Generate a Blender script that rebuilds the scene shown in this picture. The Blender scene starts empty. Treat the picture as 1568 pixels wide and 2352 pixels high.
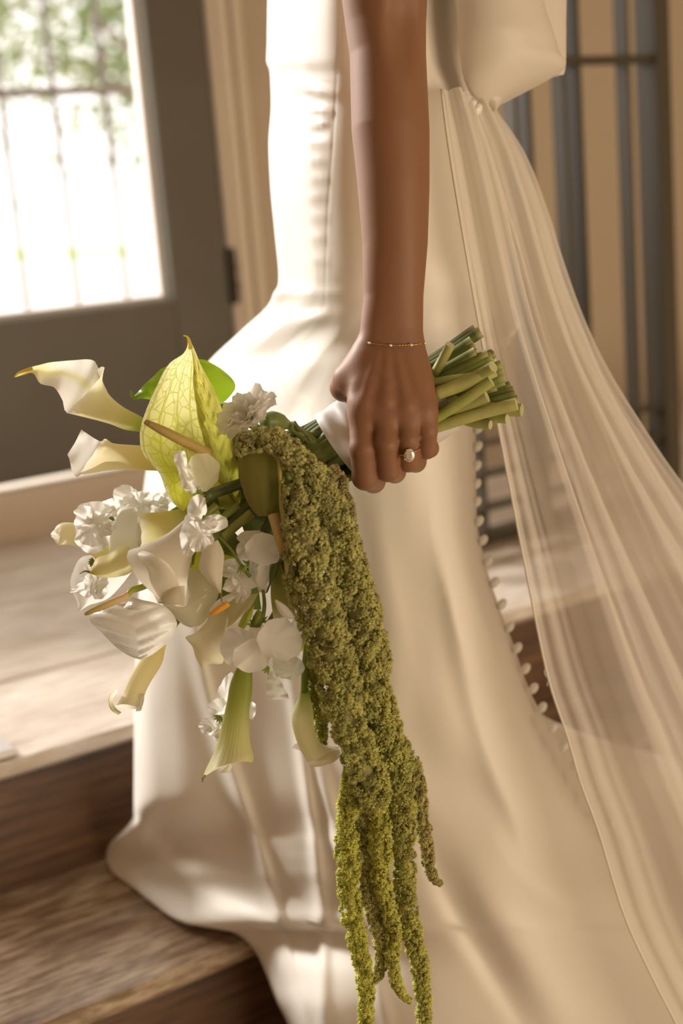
import bpy, bmesh, math, random
import numpy as np
from mathutils import Vector, Matrix

# ---------------------------------------------------------------- camera, world, lights, exposure
SC = bpy.context.scene
COL = SC.collection
W, H, F = 1568, 2352, 50/36*2352          # the frame and a 50 mm lens in pixels
CAMZ = 1.48                               # camera height above the lower hall floor
UP = np.array([-1174., 14424., F]); UP /= np.linalg.norm(UP)     # from the vanishing points of the verticals
FW = np.array([0., 0., -1.]); YA = FW - UP*FW.dot(UP); YA /= np.linalg.norm(YA); XA = np.cross(YA, UP)
RM = np.array([XA, YA, UP])               # camera axes -> world axes
cam = bpy.data.cameras.new('camera'); cam_o = bpy.data.objects.new('camera', cam); COL.objects.link(cam_o)
cam_o.matrix_world = Matrix.Translation((0, 0, CAMZ)) @ Matrix(RM.tolist()).to_4x4()
cam.sensor_fit = 'VERTICAL'; cam.sensor_height = 36; cam.lens = 50; cam.clip_start = 0.02; cam.clip_end = 200
cam.dof.use_dof = True; cam.dof.focus_distance = 1.135; cam.dof.aperture_fstop = 3.7
SC.camera = cam_o
TH = math.radians(33.598); VA = np.array([math.cos(TH), math.sin(TH), 0]); VN = np.array([-VA[1], VA[0], 0])   # along the steps / up the steps
def S(a, n, z): return VA*a + VN*n + np.array([0, 0, z + CAMZ])                # stair frame -> world
world = bpy.data.worlds.new('overcast_sky'); SC.world = world; world.use_nodes = True
bg = world.node_tree.nodes['Background']; bg.inputs[0].default_value = (1.0, 0.93, 0.90, 1); bg.inputs[1].default_value = 2.2
SC.view_settings.view_transform = 'Standard'; SC.view_settings.look = 'None'
SC.view_settings.exposure = 0.0; SC.view_settings.gamma = 1.0; SC.view_settings.use_curve_mapping = False
def lamp(name, kind, energy, color, loc, aim, **k):
    l = bpy.data.lights.new(name, kind); l.energy = energy; l.color = color
    o = bpy.data.objects.new(name, l); COL.objects.link(o); o.location = loc
    o.rotation_euler = Vector(np.array(aim) - np.array(loc)).to_track_quat('-Z', 'Y').to_euler()
    for q, v in k.items(): setattr(l, q, v)
    return o
lamp('sun', 'SUN', 4.7, (1.0, 0.94, 0.87), S(-.6, 4, 2), S(-.6+.40, 3, 2-.56), angle=math.radians(9))
lamp('door_daylight', 'AREA', 37, (1.0, 0.95, 0.90), S(0.1, 2.95, 0.75), S(.62, 1.2, -.1), shape='RECTANGLE', size=1.25, size_y=1.7)
lamp('warm_fill', 'AREA', 70, (1.0, 0.81, 0.58), S(1.6, -2.4, -.72), S(1.2, 1.6, -.45), shape='RECTANGLE', size=2.4, size_y=1.3)  # added fill light out of view behind the camera, lifts the shaded sides
SC.cycles.max_bounces = 8; SC.cycles.transparent_max_bounces = 24; SC.cycles.sample_clamp_indirect = 6.0
SC.cycles.caustics_reflective = False; SC.cycles.caustics_refractive = False

# ---------------------------------------------------------------- helpers
rng = random.Random(7); nrs = np.random.RandomState(11)
def C(x, y, d):                            # where the photo shows a point + its real distance -> camera-space metres
    return np.array([(x - W/2)/F*d, (y - H/2)/F*d, d])
def toW(A):
    A = np.atleast_2d(A); return np.stack([A[:, 0], -A[:, 1], -A[:, 2]], 1) @ RM.T + np.array([0, 0, CAMZ])
def P(x, y, d): return toW(C(x, y, d))[0]
def tag(o, label=None, cat=None, group=None, kind=None):
    for k, v in (('label', label), ('category', cat), ('group', group), ('kind', kind)):
        if v: o[k] = v
    return o
def wloc(o):
    l = np.zeros(3)
    while o is not None: l = l + np.array(o.location); o = o.parent
    return l
def empty(name, loc=(0, 0, 0), parent=None, **k):
    o = bpy.data.objects.new(name, None); COL.objects.link(o); o.empty_display_size = .05
    if parent: o.parent = parent; loc = np.array(loc) - wloc(parent)
    o.location = tuple(loc); return tag(o, **k)
def mk(name, V, Fc, mat, parent=None, smooth=True, col=None, uv=None, loc=None, **k):
    V = np.asarray(V, float); me = bpy.data.meshes.new(name)
    base = wloc(parent) if parent else np.zeros(3)
    if loc is None: loc = base if parent else V.mean(0)
    me.from_pydata((V - np.array(loc)).tolist(), [], [list(map(int, f)) for f in Fc]); me.update()
    if smooth: me.polygons.foreach_set('use_smooth', np.ones(len(me.polygons), bool))
    if col is not None:
        ca = me.color_attributes.new('Col', 'FLOAT_COLOR', 'POINT')
        c4 = np.ones((len(V), 4)); c4[:, :3] = col; ca.data.foreach_set('color', c4.ravel())
    if uv is not None:
        ul = me.uv_layers.new(name='UVMap'); li = np.zeros(len(me.loops), int); me.loops.foreach_get('vertex_index', li)
        ul.data.foreach_set('uv', np.asarray(uv)[li].ravel())
    me.materials.append(mat); o = bpy.data.objects.new(name, me); COL.objects.link(o)
    if parent: o.parent = parent
    o.location = tuple(np.array(loc) - base); return tag(o, **k)
def gridf(n, m, cm=False, flip=False):     # quads of an n x m grid, closed across m if cm
    f = []
    for i in range(n-1):
        for j in range(m if cm else m-1):
            a, b = i*m + j, i*m + (j+1) % m; q = (a, b, b+m, a+m); f.append(q[::-1] if flip else q)
    return f
def spl(pts, n):                           # smooth resampling of a polyline
    p = np.array(pts, float)
    if len(p) == 1: return np.repeat(p, n, 0)
    t = np.concatenate([[0], np.cumsum(np.linalg.norm(np.diff(p[:, :2] if p.shape[1] > 3 else p, axis=0), axis=1) + 1e-9)])
    return np.stack([pchip(t, p[:, k], np.linspace(0, t[-1], n)) for k in range(p.shape[1])], 1)
def pchip(x, y, q):
    x = np.asarray(x, float); y = np.asarray(y, float); q = np.asarray(q, float)
    if len(x) == 2: return np.interp(q, x, y)
    h = np.diff(x); d = np.diff(y)/h; m = np.zeros_like(y)
    s = d[:-1]*d[1:] > 0; w1 = 2*h[1:] + h[:-1]; w2 = h[1:] + 2*h[:-1]
    with np.errstate(divide='ignore', invalid='ignore'):
        m[1:-1] = np.where(s, (w1 + w2)/(w1/d[:-1] + w2/d[1:]), 0)
    m[0], m[-1] = d[0], d[-1]
    i = np.clip(np.searchsorted(x, q) - 1, 0, len(h)-1); t = np.clip((q - x[i])/h[i], 0, 1); hh = h[i]
    return (y[i]*(1+2*t)*(1-t)**2 + m[i]*hh*t*(1-t)**2 + y[i+1]*t*t*(3-2*t) + m[i+1]*hh*t*t*(t-1))
def cubic(pts, n):                         # Catmull-Rom, rounder than spl
    p = np.array(pts, float)
    if len(p) < 3: return spl(pts, n)
    e = np.vstack([2*p[0]-p[1], p, 2*p[-1]-p[-2]])
    seg = np.linalg.norm(np.diff(p, axis=0), axis=1) + 1e-9; t = np.concatenate([[0], np.cumsum(seg)]); q = np.linspace(0, t[-1], n)
    i = np.clip(np.searchsorted(t, q) - 1, 0, len(seg)-1); u = ((q - t[i])/seg[i])[:, None]
    a, b, c, d = e[i], e[i+1], e[i+2], e[i+3]
    return .5*((2*b) + (-a+c)*u + (2*a-5*b+4*c-d)*u*u + (-a+3*b-3*c+d)*u**3)
def tube(path, rad, nseg=8, cap=True):     # path in any 3-D space, rad scalar or list
    p = np.asarray(path, float); n = len(p); r = np.broadcast_to(np.asarray(rad, float), (n,)) if np.ndim(rad) == 0 else np.interp(np.linspace(0, 1, n), np.linspace(0, 1, len(rad)), rad)
    T = np.gradient(p, axis=0); T /= np.linalg.norm(T, axis=1)[:, None] + 1e-12
    u = np.cross(T[0], [0.3, 0.2, 1.]); u /= np.linalg.norm(u); V = []
    for i in range(n):
        u = u - T[i]*u.dot(T[i]); u /= np.linalg.norm(u); w = np.cross(T[i], u)
        for k in range(nseg):
            an = 2*math.pi*k/nseg; V.append(p[i] + r[i]*(math.cos(an)*u + math.sin(an)*w))
    f = gridf(n, nseg, True)
    if cap: f += [tuple(range(nseg))[::-1], tuple(range((n-1)*nseg, n*nseg))]
    return np.array(V), f
def join(parts):
    V, Fc, o = [], [], 0
    for v, f in parts:
        V.append(v); Fc += [tuple(i + o for i in q) for q in f]; o += len(v)
    return np.vstack(V), Fc
def ell(c, r, axes=None, nu=12, nv=8):     # ellipsoid
    A = np.eye(3) if axes is None else np.array(axes); V = []
    for i in range(nv+1):
        th = math.pi*i/nv
        for j in range(nu):
            ph = 2*math.pi*j/nu
            V.append(np.array(c) + A[0]*r[0]*math.sin(th)*math.cos(ph) + A[1]*r[1]*math.sin(th)*math.sin(ph) + A[2]*r[2]*math.cos(th))
    return np.array(V), gridf(nv+1, nu, True)
def sbox(name, a0, a1, n0, n1, z0, z1, mat, parent=None, bev=.003, **k):       # a box lying along the stairs
    c = S((a0+a1)/2, (n0+n1)/2, (z0+z1)/2); bm = bmesh.new(); bmesh.ops.create_cube(bm, size=1)
    bmesh.ops.scale(bm, vec=(a1-a0, n1-n0, z1-z0), verts=bm.verts)
    if bev: bmesh.ops.bevel(bm, geom=bm.edges[:], offset=min(bev, .3*min(a1-a0, n1-n0, z1-z0)), segments=1, affect='EDGES')
    me = bpy.data.meshes.new(name); bm.to_mesh(me); bm.free(); me.materials.append(mat)
    o = bpy.data.objects.new(name, me); COL.objects.link(o); o.rotation_euler = (0, 0, TH)
    if parent: o.parent = parent
    o.location = tuple(c - (wloc(parent) if parent else 0)); return tag(o, **k)

# ---------------------------------------------------------------- materials
def new_mat(name):
    m = bpy.data.materials.new(name); m.use_nodes = True; nt = m.node_tree; nt.nodes.clear()
    return m, nt, nt.nodes, nt.links
def mat(name, color, rough=.5, metal=0, spec=.5, bump=None, vary=None, attr=False, trans=0., coat=0, tcol=None, sss=0):
    m, nt, N, L = new_mat(name); out = N.new('ShaderNodeOutputMaterial'); b = N.new('ShaderNodeBsdfPrincipled')
    b.inputs['Base Color'].default_value = (*color, 1); b.inputs['Roughness'].default_value = rough; b.inputs['Metallic'].default_value = metal
    b.inputs['Specular IOR Level'].default_value = spec; b.inputs['Coat Weight'].default_value = coat; b.inputs['Coat Roughness'].default_value = .15
    if sss: b.inputs['Subsurface Weight'].default_value = sss; b.inputs['Subsurface Radius'].default_value = (.012, .005, .003); b.inputs['Subsurface Scale'].default_value = .6
    src = None
    if attr:
        a = N.new('ShaderNodeAttribute'); a.attribute_name = 'Col'; src = a.outputs['Color']
    if vary:                               # (scale, amount, darker colour, stretch)
        tc = N.new('ShaderNodeTexCoord'); mp = N.new('ShaderNodeMapping'); mp.inputs['Scale'].default_value = vary[3] if len(vary) > 3 else (1, 1, 1)
        no = N.new('ShaderNodeTexNoise'); no.inputs['Scale'].default_value = vary[0]; no.inputs['Detail'].default_value = 5
        L.new(tc.outputs['Object'], mp.inputs['Vector']); L.new(mp.outputs[0], no.inputs['Vector'])
        rp = N.new('ShaderNodeValToRGB'); rp.color_ramp.elements[0].position = .35; rp.color_ramp.elements[1].position = .68; L.new(no.outputs[0], rp.inputs[0])
        mx = N.new('ShaderNodeMix'); mx.data_type = 'RGBA'; ml = N.new('ShaderNodeMath'); ml.operation = 'MULTIPLY'; ml.inputs[1].default_value = vary[1]
        L.new(rp.outputs[0], ml.inputs[0]); L.new(ml.outputs[0], mx.inputs['Factor']); mx.inputs['B'].default_value = (*vary[2], 1)
        if src: L.new(src, mx.inputs['A'])
        else: mx.inputs['A'].default_value = (*color, 1)
        src = mx.outputs['Result']
    if src: L.new(src, b.inputs['Base Color'])
    if bump:                               # (scale, strength, distance)
        tc = N.new('ShaderNodeTexCoord'); no = N.new('ShaderNodeTexNoise'); no.inputs['Scale'].default_value = bump[0]; no.inputs['Detail'].default_value = 3
        L.new(tc.outputs['Object'], no.inputs['Vector']); bp = N.new('ShaderNodeBump'); bp.inputs['Strength'].default_value = bump[1]; bp.inputs['Distance'].default_value = bump[2]
        L.new(no.outputs[0], bp.inputs['Height']); L.new(bp.outputs[0], b.inputs['Normal'])
    sh = b.outputs[0]
    if trans:
        t = N.new('ShaderNodeBsdfTranslucent'); t.inputs['Color'].default_value = (*(tcol or color), 1)
        if src and not tcol: L.new(src, t.inputs['Color'])
        ms = N.new('ShaderNodeMixShader'); ms.inputs[0].default_value = trans; L.new(sh, ms.inputs[1]); L.new(t.outputs[0], ms.inputs[2]); sh = ms.outputs[0]
    L.new(sh, out.inputs[0]); return m
def wood(name, dark, mid, pale, wear, rough=.38):       # boards with the grain along local X and worn, paler patches
    m, nt, N, L = new_mat(name); out = N.new('ShaderNodeOutputMaterial'); b = N.new('ShaderNodeBsdfPrincipled'); b.inputs['Roughness'].default_value = rough
    tc = N.new('ShaderNodeTexCoord')
    def noise(sc, stretch, det=6):
        mp = N.new('ShaderNodeMapping'); mp.inputs['Scale'].default_value = stretch; no = N.new('ShaderNodeTexNoise'); no.inputs['Scale'].default_value = sc; no.inputs['Detail'].default_value = det; no.inputs['Roughness'].default_value = .65
        L.new(tc.outputs['Object'], mp.inputs[0]); L.new(mp.outputs[0], no.inputs['Vector']); return no.outputs[0]
    def ramp(s, a, c0, bb, c1):
        r = N.new('ShaderNodeValToRGB'); r.color_ramp.elements[0].position = a; r.color_ramp.elements[1].position = bb
        r.color_ramp.elements[0].color = (*c0, 1); r.color_ramp.elements[1].color = (*c1, 1); L.new(s, r.inputs[0]); return r.outputs[0]
    g = noise(9, (.7, 9, 9)); base = ramp(g, .36, dark, .66, mid); w = ramp(noise(3.2, (1, 2.2, 1), 8), wear, (0, 0, 0), wear + .22, (1, 1, 1))
    sp = ramp(noise(30, (.5, 3, 3)), .40, (.2, .2, .2), .62, (1, 1, 1))
    mu = N.new('ShaderNodeMath'); mu.operation = 'MULTIPLY'; L.new(w, mu.inputs[0]); L.new(sp, mu.inputs[1])
    mx = N.new('ShaderNodeMix'); mx.data_type = 'RGBA'; L.new(mu.outputs[0], mx.inputs['Factor']); L.new(base, mx.inputs['A']); mx.inputs['B'].default_value = (*pale, 1)
    L.new(mx.outputs['Result'], b.inputs['Base Color']); bp = N.new('ShaderNodeBump'); bp.inputs['Strength'].default_value = .25; bp.inputs['Distance'].default_value = .002
    L.new(g, bp.inputs['Height']); L.new(bp.outputs[0], b.inputs['Normal']); L.new(b.outputs[0], out.inputs[0]); return m
def glass_thin(name):
    m, nt, N, L = new_mat(name); out = N.new('ShaderNodeOutputMaterial'); t = N.new('ShaderNodeBsdfTransparent'); g = N.new('ShaderNodeBsdfGlossy'); g.inputs['Roughness'].default_value = .02
    ms = N.new('ShaderNodeMixShader'); ms.inputs[0].default_value = .04; L.new(t.outputs[0], ms.inputs[1]); L.new(g.outputs[0], ms.inputs[2]); L.new(ms.outputs[0], out.inputs[0]); return m
def sheer(name, color, clear, trans):
    m, nt, N, L = new_mat(name); out = N.new('ShaderNodeOutputMaterial'); t = N.new('ShaderNodeBsdfTransparent')
    d = N.new('ShaderNodeBsdfDiffuse'); d.inputs[0].default_value = (*color, 1); tl = N.new('ShaderNodeBsdfTranslucent'); tl.inputs[0].default_value = (*color, 1)
    m1 = N.new('ShaderNodeMixShader'); m1.inputs[0].default_value = trans; L.new(d.outputs[0], m1.inputs[1]); L.new(tl.outputs[0], m1.inputs[2])
    # a woven sheer closes up when it is seen edge-on
    lw = N.new('ShaderNodeLayerWeight'); lw.inputs[0].default_value = .35; mr = N.new('ShaderNodeMapRange')
    mr.inputs['From Min'].default_value = 0; mr.inputs['From Max'].default_value = 1; mr.inputs['To Min'].default_value = 1-clear; mr.inputs['To Max'].default_value = 1.0; L.new(lw.outputs['Facing'], mr.inputs['Value'])
    m2 = N.new('ShaderNodeMixShader'); L.new(mr.outputs[0], m2.inputs[0]); L.new(t.outputs[0], m2.inputs[1]); L.new(m1.outputs[0], m2.inputs[2]); L.new(m2.outputs[0], out.inputs[0]); return m
def veined(name, ground, vein):            # net-veined petal: cells from the petal's own UV
    m, nt, N, L = new_mat(name); out = N.new('ShaderNodeOutputMaterial'); b = N.new('ShaderNodeBsdfPrincipled'); b.inputs['Roughness'].default_value = .35
    tc = N.new('ShaderNodeTexCoord'); v = N.new('ShaderNodeTexVoronoi'); v.feature = 'DISTANCE_TO_EDGE'; v.inputs['Scale'].default_value = 1
    mp = N.new('ShaderNodeMapping'); mp.inputs['Scale'].default_value = (17, 7, 1); L.new(tc.outputs['UV'], mp.inputs[0]); L.new(mp.outputs[0], v.inputs['Vector'])
    # main ribs run from the root to the tip, bending with the lobe
    sp = N.new('ShaderNodeSeparateXYZ'); L.new(tc.outputs['UV'], sp.inputs[0]); no = N.new('ShaderNodeTexNoise'); no.inputs['Scale'].default_value = 5; L.new(tc.outputs['UV'], no.inputs['Vector'])
    def mth(op, x, y):
        q = N.new('ShaderNodeMath'); q.operation = op
        for k_, z in enumerate((x, y)):
            if isinstance(z, (int, float)): q.inputs[k_].default_value = z
            elif z is not None: L.new(z, q.inputs[k_])
        return q.outputs[0]
    rib = mth('ABSOLUTE', mth('SINE', mth('ADD', mth('MULTIPLY', sp.outputs[1], 12.0), mth('ADD', mth('MULTIPLY', sp.outputs[0], 2.6), mth('MULTIPLY', no.outputs[0], 2.2))), None), None)
    def ramp(s, a, bb):
        r = N.new('ShaderNodeMapRange'); r.inputs['From Min'].default_value = a; r.inputs['From Max'].default_value = bb; L.new(s, r.inputs['Value']); return r.outputs[0]
    mn = N.new('ShaderNodeMath'); mn.operation = 'MINIMUM'; L.new(ramp(v.outputs['Distance'], -.018, .07), mn.inputs[0]); L.new(ramp(rib, -.01, .30), mn.inputs[1])
    a = N.new('ShaderNodeAttribute'); a.attribute_name = 'Col'
    mx = N.new('ShaderNodeMix'); mx.data_type = 'RGBA'; L.new(mn.outputs[0], mx.inputs['Factor']); mx.inputs['A'].default_value = (*vein, 1); L.new(a.outputs['Color'], mx.inputs['B'])
    L.new(mx.outputs['Result'], b.inputs['Base Color']); t = N.new('ShaderNodeBsdfTranslucent'); L.new(mx.outputs['Result'], t.inputs['Color'])
    bp = N.new('ShaderNodeBump'); bp.inputs['Strength'].default_value = .5; bp.inputs['Distance'].default_value = .0015; L.new(mn.outputs[0], bp.inputs['Height']); L.new(bp.outputs[0], b.inputs['Normal'])
    ms = N.new('ShaderNodeMixShader'); ms.inputs[0].default_value = .5; L.new(b.outputs[0], ms.inputs[1]); L.new(t.outputs[0], ms.inputs[2]); L.new(ms.outputs[0], out.inputs[0]); return m

M_wall = mat('tan_plaster', (.60, .50, .38), .7, bump=(160, .05, .001))
M_trim = mat('beige_trim_paint', (.76, .66, .53), .5)
M_door = mat('charcoal_door_paint', (.145, .134, .105), .5, vary=(3, .5, (.115, .098, .072)))
M_bead = mat('white_bead_paint', (.86, .82, .78), .5)
M_iron = mat('black_iron', (.085, .070, .047), .5, metal=0, spec=.32)
M_grille = mat('weathered_grille_iron', (.20, .18, .17), .6)
M_hinge = mat('dark_hinge_metal', (.06, .05, .04), .4, metal=.6)
M_glass = glass_thin('window_glass')
M_floor = wood('worn_floorboard', (.44, .35, .25), (.70, .60, .48), (.84, .78, .70), .36, .28)
M_tread = wood('worn_dark_tread', (.085, .042, .022), (.24, .125, .06), (.74, .62, .46), .37, .32)
M_riser = wood('dark_riser', (.065, .036, .022), (.20, .105, .055), (.24, .15, .09), .62, .4)
M_under = mat('subfloor', (.10, .06, .04), .7)
M_plate = mat('floor_plate_metal', (.62, .58, .54), .35, metal=.7)
M_pave = mat('pale_paving', (.80, .77, .74), .8)
M_leafout = mat('tree_leaves', (.17, .22, .075), .6, trans=.4, vary=(2, .6, (.26, .29, .13)))
M_bark = mat('bark', (.20, .15, .11), .8)
M_grass = mat('bright_grass', (.35, .55, .06), .8)
M_dress = mat('ivory_crepe', (.86, .815, .745), .5, spec=.35, bump=(1500, .12, .0006))
M_satin = mat('ivory_satin', (.72, .66, .58), .42, spec=.35, bump=(1200, .05, .0004))
M_button = mat('pearl_button', (.88, .85, .80), .25, coat=.4)
M_sheer = sheer('ivory_chiffon', (.95, .915, .865), .42, .5)
M_hem = mat('chiffon_hem', (.80, .74, .65), .6)
M_skin = mat('skin', (.25, .124, .066), .52, spec=.35, bump=(420, .10, .0006), vary=(55, .35, (.285, .122, .068)), sss=.12)
M_gold = mat('gold', (.83, .56, .22), .22, metal=1)
M_petal = mat('petal', (.86, .82, .72), .45, spec=.3, attr=True, trans=.5)
M_petalw = mat('thin_petal', (.88, .85, .80), .6, spec=.2, attr=True, trans=.6, bump=(220, .12, .0008))
M_gloss = mat('waxy_spathe', (.86, .83, .76), .2, spec=.5, attr=True, trans=.38)
M_vein = veined('green_veined_spathe', (.84, .82, .50), (.50, .52, .03))
M_green = mat('stem_green', (.25, .31, .07), .42, spec=.4, attr=True, vary=(60, .35, (.12, .15, .03), (1, 1, .3)))
M_leaf = mat('glossy_leaf', (.20, .34, .03), .3, attr=True, trans=.45)
M_spadix = mat('spadix', (.62, .42, .18), .6, attr=True, bump=(900, .6, .001))
M_amar = mat('amaranthus', (.30, .29, .07), .8, spec=.1, attr=True, trans=.38)
M_ribbon = mat('white_satin_ribbon', (.84, .81, .80), .4, spec=.45, trans=.15)
def diamond():
    m, nt, N, L = new_mat('diamond'); out = N.new('ShaderNodeOutputMaterial'); b = N.new('ShaderNodeBsdfPrincipled')
    b.inputs['Base Color'].default_value = (.95, .92, .86, 1); b.inputs['Roughness'].default_value = .03; b.inputs['Metallic'].default_value = .75
    L.new(b.outputs[0], out.inputs[0]); return m
M_gem = diamond()

# ---------------------------------------------------------------- the setting
ZL, Z1, RISE = -.63, -.80, .17             # landing, tread below it (heights relative to the eye)
NL, N1, RUN = 1.555, 1.272, .285           # their nosings
NW = 2.69                                  # the wall with the glazed doors
def struct(name, *a, **k): o = sbox(name, *a, **k); o['kind'] = 'structure'; return o
landing = empty('floor', S(1, 2.1, ZL), kind='structure', label='sunlit worn wooden landing floor')
sbox('subfloor', -1.6, 3.9, NL+.03, NW+.25, ZL-.09, ZL-.022, M_under, landing, bev=0)
seams = [NL, 1.85, 2.234, 2.464, NW+.02]
for i in range(4):
    a = -1.6 + rng.random()*.3
    cuts = [a] + [[.1, 1.75, 2.9], [-.35, 2.3], [.35, 2.6], [-.5, 1.9]][i] + [3.9]
    for a0, a1 in zip(cuts[:-1], cuts[1:]):
        sbox('plank', a0+.0015, a1-.0015, seams[i]+.002, seams[i+1]-.002, ZL-.022, ZL - rng.random()*.0012, M_floor, landing, bev=.003 if i else .006)
stairs = empty('staircase', S(1, NL, -1.48), kind='structure', label='dark worn wooden staircase climbing to the landing')
for i in range(5):
    zt, nn = ZL - RISE*i, NL - RUN*i
    sbox('riser', -1.6, 3.9, nn+.016, nn+.036, zt-RISE, zt-.022, M_riser, stairs, bev=0)
    if 0 < i < 5 and zt-RISE > -1.5 + 0: sbox('tread', -1.6, 3.9, nn, nn+RUN+.05, zt-.024, zt, M_tread, stairs, bev=.006)
hall = struct('floor', -2.4, 3.9, -2.6, 1.0, -1.53, -1.48, M_floor, bev=0); hall.name = 'floor_hall'
# door wall: pieces round the double-door opening
DT = 1.62                                  # top of the doors
AL, AR = -.42, 1.547                       # the opening
struct('wall_back', AR+.055, 3.9, NW, NW+.16, -1.48, 2.3, M_wall, bev=0)
o = struct('wall_back', -2.4, AL-.055, NW, NW+.16, -1.48, 2.3, M_wall, bev=0)
o = struct('wall_back', AL-.055, AR+.055, NW, NW+.16, DT+.06, 2.3, M_wall, bev=0)
struct('wall_right', 3.9, 4.0, -2.6, NW+.16, -1.48, 2.3, M_wall, bev=0)
struct('wall_left', -2.5, -2.4, -2.6, NW+.16, -1.48, 2.3, M_wall, bev=0)
struct('wall_front', -2.5, 4.0, -2.7, -2.6, -1.48, 2.3, M_wall, bev=0)
struct('ceiling', -2.5, 4.0, -2.7, NW+.16, 2.3, 2.38, M_trim, bev=0)
sill = struct('trim_1', AL-.055, AR+.002, NW-.003, NW+.2, ZL-.01, ZL+.098, M_trim, bev=.006); sill['label'] = 'raised beige threshold under the doors'
cas = empty('trim_2', S(AR, NW, ZL), kind='structure', label='moulded beige door casing')
for a0, a1, n0 in ((AR+.003, AR+.02, -.012), (AR+.02, AR+.042, -.026), (AR+.042, AR+.052, -.016), (AR+.052, AR+.075, -.032)):
    sbox('moulding', a0, a1, NW+n0, NW+.15, ZL, DT+.06, M_trim, cas, bev=.004)
for a0, a1, n0 in ((AL-.075, AL-.052, -.032), (AL-.052, AL-.003, -.02)):
    sbox('moulding', a0, a1, NW+n0, NW+.15, ZL, DT+.06, M_trim, cas, bev=.004)
sbox('moulding', AL-.075, AR+.075, NW-.028, NW+.15, DT+.004, DT+.07, M_trim, cas, bev=.004)
def leaf_door(name, a0, a1, hinge_right):
    d = empty(name, S((a0+a1)/2, NW+.02, ZL+.1), kind='structure', label='charcoal glazed door leaf' )
    g0, g1, gz = a0+.137, a1-.137, -.197; zb = -.519
    sbox('stile', a0+.002, g0, NW, NW+.045, zb, DT, M_door, d); sbox('stile', g1, a1-.002, NW, NW+.045, zb, DT, M_door, d)
    sbox('bottom_rail', g0, g1, NW, NW+.045, zb, gz, M_door, d); sbox('top_rail', g0, g1, NW, NW+.045, DT-.14, DT, M_door, d)
    for b in ((g0, g0+.016, gz, DT-.14), (g1-.016, g1, gz, DT-.14), (g0+.016, g1-.016, gz, gz+.012), (g0+.016, g1-.016, DT-.152, DT-.14)):
        sbox('glazing_bead', b[0], b[1], NW+.026, NW+.05, b[2], b[3], M_bead, d, bev=.002)
    sbox('pane', g0+.002, g1-.002, NW+.020, NW+.024, gz, DT-.14, M_glass, d, bev=0)
    for z in ((-.222, -.10), (1.1, 1.22)):
        h = (a1-.004, a1+.016) if hinge_right else (a0-.016, a0+.004)
        hg = sbox('hinge', h[0], h[1], NW-.014, NW+.01, z[0], z[1], M_hinge, d, bev=.004, label='dark metal hinge')
        for q in (.33, .66): sbox('hinge_pin', h[0]-.001, h[1]+.001, NW-.017, NW-.008, z[0]+(z[1]-z[0])*q-.002, z[0]+(z[1]-z[0])*q+.002, M_hinge, hg, bev=0)
leaf_door('door_1', .62, AR, True); leaf_door('door_2', AL, .618, False)
# the railing on the landing
rl = empty('metal_railing', S(1.56, 1.9, ZL), label='dark metal railing with flat upright bars standing on the wooden landing', cat='railing')
RN = 1.9
def upright(a0, a1, dep, top=1.0, nm='upright'): sbox(nm, a0, a1, RN-dep/2, RN+dep/2, ZL, top, M_iron, rl, bev=.002)
upright(2.003, 2.040, .055, 1.1, 'post')
for a0 in (1.940, 1.819, 1.782, 1.700, 1.668, 1.553, 1.44, 1.335): upright(a0, a0+.0085, .034)
for z0, z1 in ((.180, .194), (-.454, -.446), (-.510, -.500), (-.570, -.560), (ZL+.004, ZL+.024), (.96, .985)):
    sbox('crossbar', 1.335, 2.003, RN-.017, RN+.017, z0, z1, M_iron, rl, bev=.002)
pl = empty('floor_plate', S(.45, 1.6, ZL), label='thin metal floor plate screwed down at the landing edge', cat='plate')
sbox('plate', .2, .548, NL+.012, 1.70, ZL+.0005, ZL+.010, M_plate, pl, bev=.002)
pv, pf = ell(S(.525, 1.60, ZL+.0105), (.006, .006, .002)); mk('screw', pv, pf, M_hinge, pl)
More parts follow.
